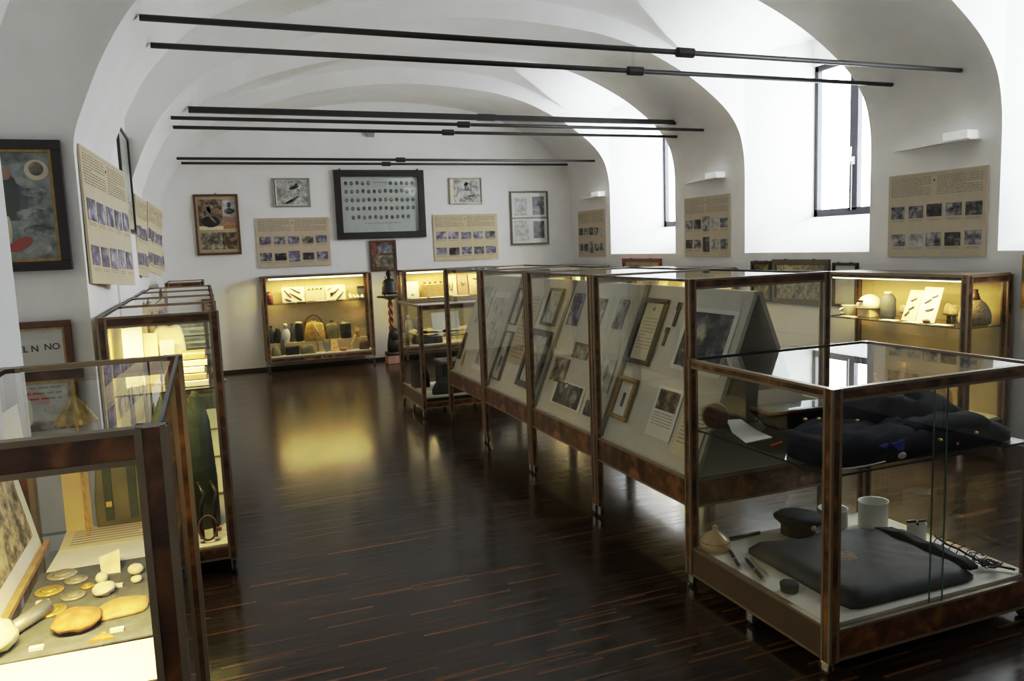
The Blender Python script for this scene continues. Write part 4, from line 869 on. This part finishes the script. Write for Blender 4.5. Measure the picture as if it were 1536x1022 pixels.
t = thing('wooden_drum', 'round dark wooden drum standing on edge at the left of the shelf', 'drum', (2.17, 3.0, ZU)); part('body', MB().lathe([(.055, -.02), (.06, -.015), (.06, .02), (.056, .025)], (2.155, 2.98, ZU+.063), 22, axis=(-.35, -1, .15)), 'wood_dark', t); part('rim_strap', MB().lathe([(.0615, -.006), (.0615, .01)], (2.155, 2.98, ZU+.063), 22, axis=(-.35, -1, .15)), 'wood_light', t, True)
solid('red_tassel', 'short red tassel sticking out from the jacket cuff', 'tassel', MB().tube([(2.075+.02, 2.52, ZU+.03), (2.135, 2.5, ZU+.045)], .006, 6), 'red_cloth', smooth=True)
# lower deck
ZN = .199
t = thing('glass_jar', 'amber glass dish with domed lid at the left of the lower deck', 'jar', (2.13, 2.97, ZN)); part('dish', MB().lathe([(.055, 0), (.07, .004), (.072, .035), (.068, .038)], (2.14, 2.965, ZN), 24), 'amber_glass', t, True); part('lid', MB().lathe([(.071, .038), (.068, .046), (.045, .07), (.02, .085), (.01, .095), (.014, .108), (.006, .118)], (2.14, 2.965, ZN), 24), 'amber_glass', t, True)
def pen(label, a, b, r_=.009, mats=('frame_black', 'brass', 'metal_grey')):
    a, b = V((*a, ZN+r_)), V((*b, ZN+r_)); d = b-a; t = thing('fountain_pen', label, 'pen', tuple((a+b)/2-V((0, 0, r_))), 'pens on the lower deck')
    part('barrel', MB().tube([a, a.lerp(b, .1), a.lerp(b, .85)], [r_*.7, r_, r_*.9], 10), mats[0], t, True); part('nib', MB().tube([a.lerp(b, .85), b], [r_*.7, r_*.15], 8), mats[1], t, True); part('band', MB().tube([a.lerp(b, .48), a.lerp(b, .52)], r_*1.1, 10), mats[2], t, True)
pen('black fountain pen with silver tip, nearest the glass dish', (2.175, 2.90), (2.085, 2.70), mats=('frame_black', 'metal_grey', 'metal_grey'))
pen('black fountain pen with gold nib, between pen and satchel', (2.18, 2.79), (2.095, 2.55))
pen('thin brown pencil beside the satchel edge', (2.215, 2.80), (2.155, 2.60), .005, ('wood_light', 'brass', 'brass'))
t = thing('ink_pot', 'small round black pot with lid at the front left of the deck', 'pot', (2.14, 2.46, ZN)); part('body', MB().lathe([(.034, 0), (.036, .003), (.036, .022)], (2.14, 2.46, ZN), 20), 'frame_black', t, True); part('lid', MB().lathe([(.038, .022), (.038, .034), (.034, .037)], (2.14, 2.46, ZN), 20), 'cloth_black', t, True)
t = thing('leather_satchel', 'large flat black leather satchel on the lower deck', 'satchel', (2.55, 2.5, ZN)); part('body', MB().lump([(2.24, 2.87), (2.225, 2.215), (2.90, 2.205), (2.925, 2.74), (2.82, 2.79), (2.5, 2.80)], ZN, .056, 16, .07, 10, 12, seed=51), 'leather_black', t, True)
part('flap_edge', MB().lump([(2.865, 2.22), (2.925, 2.22), (2.94, 2.72), (2.88, 2.74)], ZN+.04, .034, 6, .25, 5, 8, seed=52), 'cloth_black', t, True); part('worn_patch', MB().lump([(2.40, 2.50), (2.52, 2.47), (2.58, 2.56), (2.50, 2.64), (2.42, 2.60)], ZN+.054, .004, 4, .3, seed=53), 'stone', t, True)
t = thing('peaked_cap', 'black peaked cap with glossy visor at the back of the lower deck', 'cap', (2.585, 2.915, ZN))
cp = MB().lathe([(.085, 0), (.088, .045), (.095, .052), (.125, .075), (.128, .085), (.10, .105), (.04, .115)], (0, 0, 0), 26, 1, .85); cp.xf(Matrix.Translation((2.585, 2.915, ZN+.012)) @ Matrix.Rotation(.10, 4, 'Y')); part('crown', cp, 'cloth_black', t, True)
vz = MB(); pts = [(-.075, -.055, .022)]+[(.10*math.cos(a), -.055-.075*math.sin(a)*-1*-1, .022-.014*math.sin(PI-a)) for a in []]
for k in range(11):
    a = PI*k/10; pts.append((-.075*math.cos(a), -.058-.06*math.sin(a), .020-.016*math.sin(a)))
vz.prism([(p[0]+2.605, p[1]+2.915, p[2]+ZN) for p in pts[1:]], (0, 0, .004)); part('visor', vz, 'frame_black', t); part('badge', MB().lathe([(.016, 0), (.008, .006)], (2.585, 2.808, ZN+.075), 10, axis=(0, -1, .2)), 'brass', t)
solid('dark_stick', 'slim dark stick lying behind the peaked cap', 'stick', MB().tube([(2.26, 3.015, ZN+.009), (2.44, 3.018, ZN+.009)], .009, 8), 'frame_black', smooth=True)
def mug(label, x, y, r_, h, sx=1.0, lid=False, hd=True):
    t = thing('enamel_mug', label, 'mug', (x, y, ZN), 'white enamel mugs'); part('body', MB().lathe([(r_*.93, 0), (r_, .006), (r_, h-.004), (r_*1.05, h), (r_*.95, h-.002), (r_*.93, .012), (.01, .01)], (x, y, ZN), 26, sx, 1), 'enamel', t, True)
    if hd: part('handle', MB().tube([(x+r_*sx*.98, y-.01, ZN+h*.85), (x+r_*sx+.025, y-.012, ZN+h*.8), (x+r_*sx+.025, y-.012, ZN+h*.35), (x+r_*sx*.98, y-.01, ZN+h*.25)], .005, 6), 'enamel', t, True)
    if lid: part('lid_knob', MB().tube([(x-.03, y, ZN+h), (x-.015, y, ZN+h+.018), (x+.015, y, ZN+h+.018), (x+.03, y, ZN+h)], .005, 6), 'enamel', t, True)
mug('wide white enamel pan with a small loop behind the post', 2.84, 2.955, .07, .09, lid=True, hd=False)
mug('tall oval white enamel mug, middle one behind the satchel', 2.995, 2.85, .064, .135, 1.15, hd=False)
mug('small white enamel mug standing at the right of the oval one', 3.025, 2.62, .042, .09, hd=False)
solid('dark_plate', 'dark olive plate lying flat beside the small mug', 'plate', MB().lathe([(.02, 0), (.026, .002), (.033, .012), (.029, .012), (.018, .005)], (3.04, 2.725, ZN), 22), 'olive', smooth=True)
t = thing('small_pliers', 'little dark pliers lying across the small white mug', 'pliers', (3.025, 2.62, ZN+.092)); part('jaws', MB().tube([(2.975, 2.63, ZN+.099), (3.025, 2.62, ZN+.099), (3.065, 2.605, ZN+.10)], .006, 6), 'bronze_dark', t, True); part('handles', MB().tube([(3.025, 2.62, ZN+.101), (2.995, 2.59, ZN+.108), (2.98, 2.575, ZN+.103)], .005, 6), 'bronze_dark', t, True)
wv = MB(); rw = random.Random(12)
for k in range(7):
    cx_, cy_2, rr_ = 3.03+.012*rw.uniform(-1, 1), 2.28+.02*k*rw.uniform(-1, 1), .03+.012*rw.random()
    wv.tube([(cx_+rr_*math.cos(a), cy_2+rr_*math.sin(a), ZN+.012+.03*rw.random()*abs(math.sin(a*1.5))+.004*k) for a in [2*PI*i/14 for i in range(15)]], .0025, 5)
wv.tube([(3.05, 2.54, ZN+.05), (3.04, 2.47, ZN+.035), (3.05, 2.42, ZN+.03), (3.03, 2.36, ZN+.03), (3.03, 2.28, ZN+.02), (3.10, 2.19, ZN+.012)], .005, 6)
for k in range(6):
    y = 2.52-.04*k; wv.tube([(3.01, y, ZN+.02), (3.045, y+.01, ZN+.04), (3.06, y-.008, ZN+.055)], .0022, 5)
solid('barbed_wire', 'rusty tangle of barbed wire at the right of the lower deck', 'wire', wv, 'bronze_dark', smooth=True)

# ------------------------------------------------------------------ near left case
ZL = .926
solid('grey_cloth', 'dark grey cloth under the medals in the near left case', 'cloth', MB().box(-.41, -.145, 1.60, 2.045, ZL, ZL+.003), 'cloth_grey')
zc = ZL+.0032
def card(label, pts, z, mat='paper', ln=0, th=.003):
    t = thing('paper_card', label, 'paper', (sum(p[0] for p in pts)/4, sum(p[1] for p in pts)/4, z)); part('sheet', MB().prism([(x, y, z) for x, y in pts], (0, 0, th)), mat, t)
    if ln:
        (ax, ay), (bx, by) = pts[3], pts[2]; mb = MB()
        for i in range(ln):
            f = .15+.7*i/ln; y = pts[0][1]+(pts[3][1]-pts[0][1])*f
            mb.quad((pts[0][0]+.02, y, z+th+.0004), (pts[1][0]-.03-.02*(i % 3), y, z+th+.0004), (pts[1][0]-.03-.02*(i % 3), y+.005, z+th+.0004), (pts[0][0]+.02, y+.005, z+th+.0004))
        part('writing', mb, 'ink', t)
card('white blank card behind the medals in the near left case', [(-.40, 2.05), (-.145, 2.045), (-.145, 2.175), (-.395, 2.185)], ZL)
card('cream handwritten sheet behind the white card in the near left case', [(-.395, 2.19), (-.145, 2.18), (-.145, 2.34), (-.40, 2.36)], ZL, 'paper_warm', 6)
card('large white card along the front edge of the near left case', [(-.46, 1.43), (-.13, 1.42), (-.13, 1.585), (-.44, 1.595)], ZL)
def medal(label, x, y, r_, mat, ring=True):
    t = thing('medal', label, 'medal', (x, y, zc), 'medals on the grey cloth'); part('disc', MB().lathe([(r_*.95, 0), (r_, .002), (r_, .004), (r_*.92, .006)], (x, y, zc), 26), mat, t, True)
    part('relief', MB().lathe([(r_*.6, .006), (r_*.45, .0085), (r_*.1, .0095)], (x, y, zc), 18), mat, t, True)
medal('large grey medal at the back left of the cloth', -.36, 2.005, .031, 'medal_grey')
medal('flat pinkish grey medal overlapping below the large one', -.325, 1.957, .024, 'medal_grey')
medal('large gilt medal with relief at the left of the cloth', -.372, 1.915, .029, 'medal_gold')
medal('small gilt medal right of the large gilt one', -.296, 1.905, .014, 'medal_gold')
medal('dull grey medal below the gilt medals', -.318, 1.862, .024, 'medal_grey')
medal('bright yellow gilt medal at the front left of the cloth', -.352, 1.80, .031, 'medal_gold')
solid('white_shard', 'white triangular shard at the back right of the medal cloth', 'shard', MB().add([(-.275, 1.97, zc), (-.235, 1.965, zc), (-.24, 2.01, zc), (-.28, 1.99, zc+.035), (-.235, 1.985, zc+.05)], [(0, 1, 2), (0, 3, 4, 1), (1, 4, 2), (2, 4, 3), (0, 2, 3)]), 'bone')
def pebble(label, x, y, rx, ry, rz, mat='bone', nz=.15): solid('fragment', label, 'fragment', MB().ell((x, y, zc+rz), rx, ry, rz, 14, 9, noise=nz), mat, None, True)
pebble('round cream fragment beside the white shard', -.268, 1.915, .013, .013, .013, nz=.05)
pebble('egg shaped cream fragment at the right edge of the cloth', -.20, 1.935, .017, .015, .013, nz=.05)
pebble('small cream fragment under the egg shaped one', -.195, 1.885, .012, .012, .008)
pebble('lumpy yellowish tooth like fragment right of the grey medal', -.256, 1.845, .022, .024, .014, nz=.35)
pebble('large rusty brown fragment at the front of the cloth', -.288, 1.70, .045, .05, .016, 'rust', .2)
solid('shell_fragment', 'large flat tan shell fragment at the right of the cloth', 'fragment', MB().lump([(-.26, 1.70), (-.165, 1.71), (-.16, 1.78), (-.22, 1.80), (-.265, 1.76)], zc, .018, 3, .25, seed=61), 'wood_light', smooth=True)
solid('orange_chip', 'orange triangular chip at the front of the cloth', 'fragment', MB().prism([(-.26, 1.615, zc), (-.215, 1.612, zc), (-.235, 1.645, zc)], (0, 0, .005)), 'rust')
for k, (x, y) in enumerate(((-.235, 1.878), (-.213, 1.645), (-.348, 1.632), (-.375, 1.855))):
    solid('number_tag', ('tiny white tag beside the cream fragments', 'tiny white tag right of the orange chip', 'tiny white tag at the front left corner of the cloth', 'tiny white tag beside the gilt medals')[k], 'tag', MB().box(x-.012, x+.012, y-.006, y+.006, zc, zc+.006), 'paper')
t = thing('grey_tube', 'short grey tube lying at the front left of the cloth', 'tube', (-.37, 1.76, zc)); part('tube', MB().tube([(-.405, 1.70, zc+.016), (-.355, 1.79, zc+.018)], [.013, .016], 12), 'metal_grey', t, True); part('bore', MB().tube([(-.407, 1.697, zc+.016), (-.404, 1.702, zc+.016)], .008, 10), 'frame_black', t)
solid('pale_rock', 'pale rough rock at the front left corner near the tube', 'rock', MB().ell((-.425, 1.655, zc+.03), .045, .05, .03, 14, 9, noise=.25), 'bone', smooth=True)
t = thing('photo_panel', 'pale mounted photograph leaning on the left side of the near case', 'photograph', mat=basis((-.465, 2.0, 1.06), (0, 1, 0), (-.05, 0, .255)))
part('mount', MB().box(-.24, .24, -.13, .13, -.003, .0), 'paper', t); part('print', MB().box(-.19, .19, -.085, .10, 0, .0015), 'photo_plate', t)
solid('wooden_rail', 'narrow pale wooden strip at the foot of the leaning photograph', 'strip', MB().box(-.438, -.425, 1.75, 2.27, ZL, ZL+.012), 'wood_light')
solid('beige_board', 'beige board standing at the back of the near left case', 'board', MB().prism([(-.40, 2.345, ZL), (-.335, 2.345, ZL), (-.335, 2.352, 1.16), (-.40, 2.352, 1.16)], (0, .006, 0)), 'fabric_beige')
t = thing('green_bag', 'dark green canvas bag standing at the back of the near left case', 'bag', (-.24, 2.3, ZL+.004)); part('body', MB().lump([(-.325, 2.335), (-.15, 2.335), (-.15, 2.362), (-.325, 2.362)], ZL, .235, 10, .06, 8, 5, seed=63), 'olive', t, True)
for x in (-.30, -.24): part('strap', MB().box(x, x+.02, 2.328, 2.336, ZL+.02, ZL+.20), 'dark_green', t)
part('buckle', MB().box(-.296, -.282, 2.322, 2.330, ZL+.06, ZL+.075), 'brass', t)
solid('silver_badge', 'small silver badge with a dark star at the back right of the near case', 'badge', MB().lathe([(.02, 0), (.012, .004)], (-.135, 2.33, ZL+.13), 14, axis=(0, -1, 0)), 'metal_grey')
t = thing('gilded_cone', 'gilded ribbed cone ornament near the top of the near left case', 'ornament', (-.34, 2.28, 1.2)); k_ = 12; vs = [(-.34, 2.28, 1.315)]
for i in range(24):
    a = 2*PI*i/24; r_ = .055 if i % 2 else .044; vs.append((-.34+r_*math.cos(a), 2.28+r_*math.sin(a), 1.235))
part('cone', MB().add(vs, [(0, 1+i, 1+(i+1) % 24) for i in range(24)]+[tuple(range(24, 0, -1))]), 'medal_gold', t); part('finial', MB().lathe([(.005, 1.31), (.007, 1.325), (.003, 1.345)], (-.34, 2.28, 0), 8), 'medal_gold', t)
part('stand', MB().tube([(-.34, 2.28, 1.236), (-.34, 2.28, ZL+.003)], .004, 6), 'medal_gold', t)
solid('white_card', 'white card propped high at the left of the near left case', 'card', MB().prism([(-.485, 2.2, 1.20), (-.445, 2.2, 1.20), (-.452, 2.205, 1.31), (-.485, 2.205, 1.29)], (0, .003, 0)), 'paper')

# ------------------------------------------------------------------ second left case
ZK = .9915
def stand_card(label, x0, x1, z1, y, mat, rot=0, z0=ZK):
    t = thing('display_card', label, 'card', ((x0+x1)/2, y, z0)); part('card', MB().prism([(x0, y, z0), (x1, y+rot, z0), (x1, y+rot+.03, z1), (x0, y+.03, z1)], (0, .004, 0)), mat, t); part('writing', MB().prism([(x0+.01, y+.006-.003, z0+(z1-z0)*.3), (x1-.02, y+rot+.006-.003, z0+(z1-z0)*.3), (x1-.02, y+rot+.015-.003, z0+(z1-z0)*.5), (x0+.01, y+.015-.003, z0+(z1-z0)*.5)], (0, .001, 0)), 'ink', t)
stand_card('white leaning card at the left of the second left case', -.42, -.33, 1.30, 4.45, 'paper', .06)
stand_card('cream leaning card beside the white one in the second left case', -.33, -.26, 1.26, 4.55, 'paper_warm', -.04)
stand_card('grey small photograph card in the middle of the second left case', -.25, -.18, 1.22, 4.5, 'metal_grey')
t = thing('yellow_vest', 'pale yellow cloth vest standing in the second left case', 'vest', (-.2, 4.68, ZK)); part('cloth', MB().lump([(-.30, 4.62), (-.12, 4.62), (-.12, 4.70), (-.30, 4.70)], ZK, .29, 8, .06, 8, 5, seed=71), 'paper_warm', t, True); part('emblem', MB().lathe([(.02, 0), (.014, .004)], (-.2, 4.625, ZK+.15), 12, axis=(0, -1, 0)), 'red_dark', t)
for k in range(5):
    solid('paper_stack', ('lowest', 'second', 'third', 'fourth', 'topmost')[k]+' bundle of papers in the pile at the right of the second left case', 'papers', MB().box(-.145+.006*(k % 2), -.02-.008*(k % 3), 4.30+.01*k, 4.52, ZK+.034*k, ZK+.034*k+.030), ('paper', 'paper_aged', 'paper', 'paper_warm', 'olive')[k], 'papers in the second left case', bevel=.003)
solid('dark_backpack', 'dark green backpack on the floor of the second left case', 'backpack', MB().lump([(-.36, 4.5), (-.02, 4.5), (-.02, 4.85), (-.36, 4.85)], .1615, .68, 10, .10, 10, 5, seed=73), 'dark_green', smooth=True)
t = thing('climbing_irons', 'pair of dark climbing irons with straps low in the second left case', 'irons', (-.08, 4.36, .1615))
for dx in (-.035, .03): part('iron', MB().tube([(-.08+dx, 4.30, .18), (-.08+dx, 4.34, .34), (-.06+dx, 4.36, .40), (-.09+dx, 4.40, .46)], .012, 7), 'bronze_dark', t, True)
part('strap_ring', MB().tube([(-.085+.045*math.cos(a), 4.30+.02*math.sin(a), .235+.06*math.sin(a)) for a in [2*PI*i/18 for i in range(19)]], .006, 6), 'wood_dark', t, True)
solid('brown_coat', 'folded brown coat lying in front of the green backpack', 'coat', MB().lump([(-.40, 4.28), (-.16, 4.28), (-.16, 4.46), (-.40, 4.46)], .1615, .42, 6, .15, 9, 5, seed=77), 'wood_dark', smooth=True)
solid('red_pin', 'small dark red toggle in front of the green backpack', 'toggle', MB().ell((-.03, 4.45, .1725), .012, .012, .01), 'red_cloth', smooth=True)

# ------------------------------------------------------------------ render look
vs_ = scn.view_settings
vs_.view_transform = 'Standard'; vs_.exposure = 0.0; vs_.use_curve_mapping = True
cm = vs_.curve_mapping; cm.extend = 'HORIZONTAL'
WL = 4.0; cm.white_level = (WL, WL, WL)          # scene light up to WL rolls off softly to white
cv = cm.curves[3]
cv.points[0].location = (0, 0); cv.points[1].location = (1, 1.0)
for px_, py_ in ((.04, .034), (.1, .096), (.2, .21), (.3, .36), (.48, .50), (.8, .69), (1.3, .86), (2.2, .96)): cv.points.new(px_/WL, py_)
for p_ in cv.points: p_.handle_type = 'AUTO_CLAMPED'
cm.update()
cy = scn.cycles
cy.max_bounces = 12; cy.diffuse_bounces = 8; cy.glossy_bounces = 5; cy.transmission_bounces = 8; cy.transparent_max_bounces = 40
cy.use_denoising = True; cy.sample_clamp_indirect = 6; cy.caustics_reflective = False; cy.caustics_refractive = False
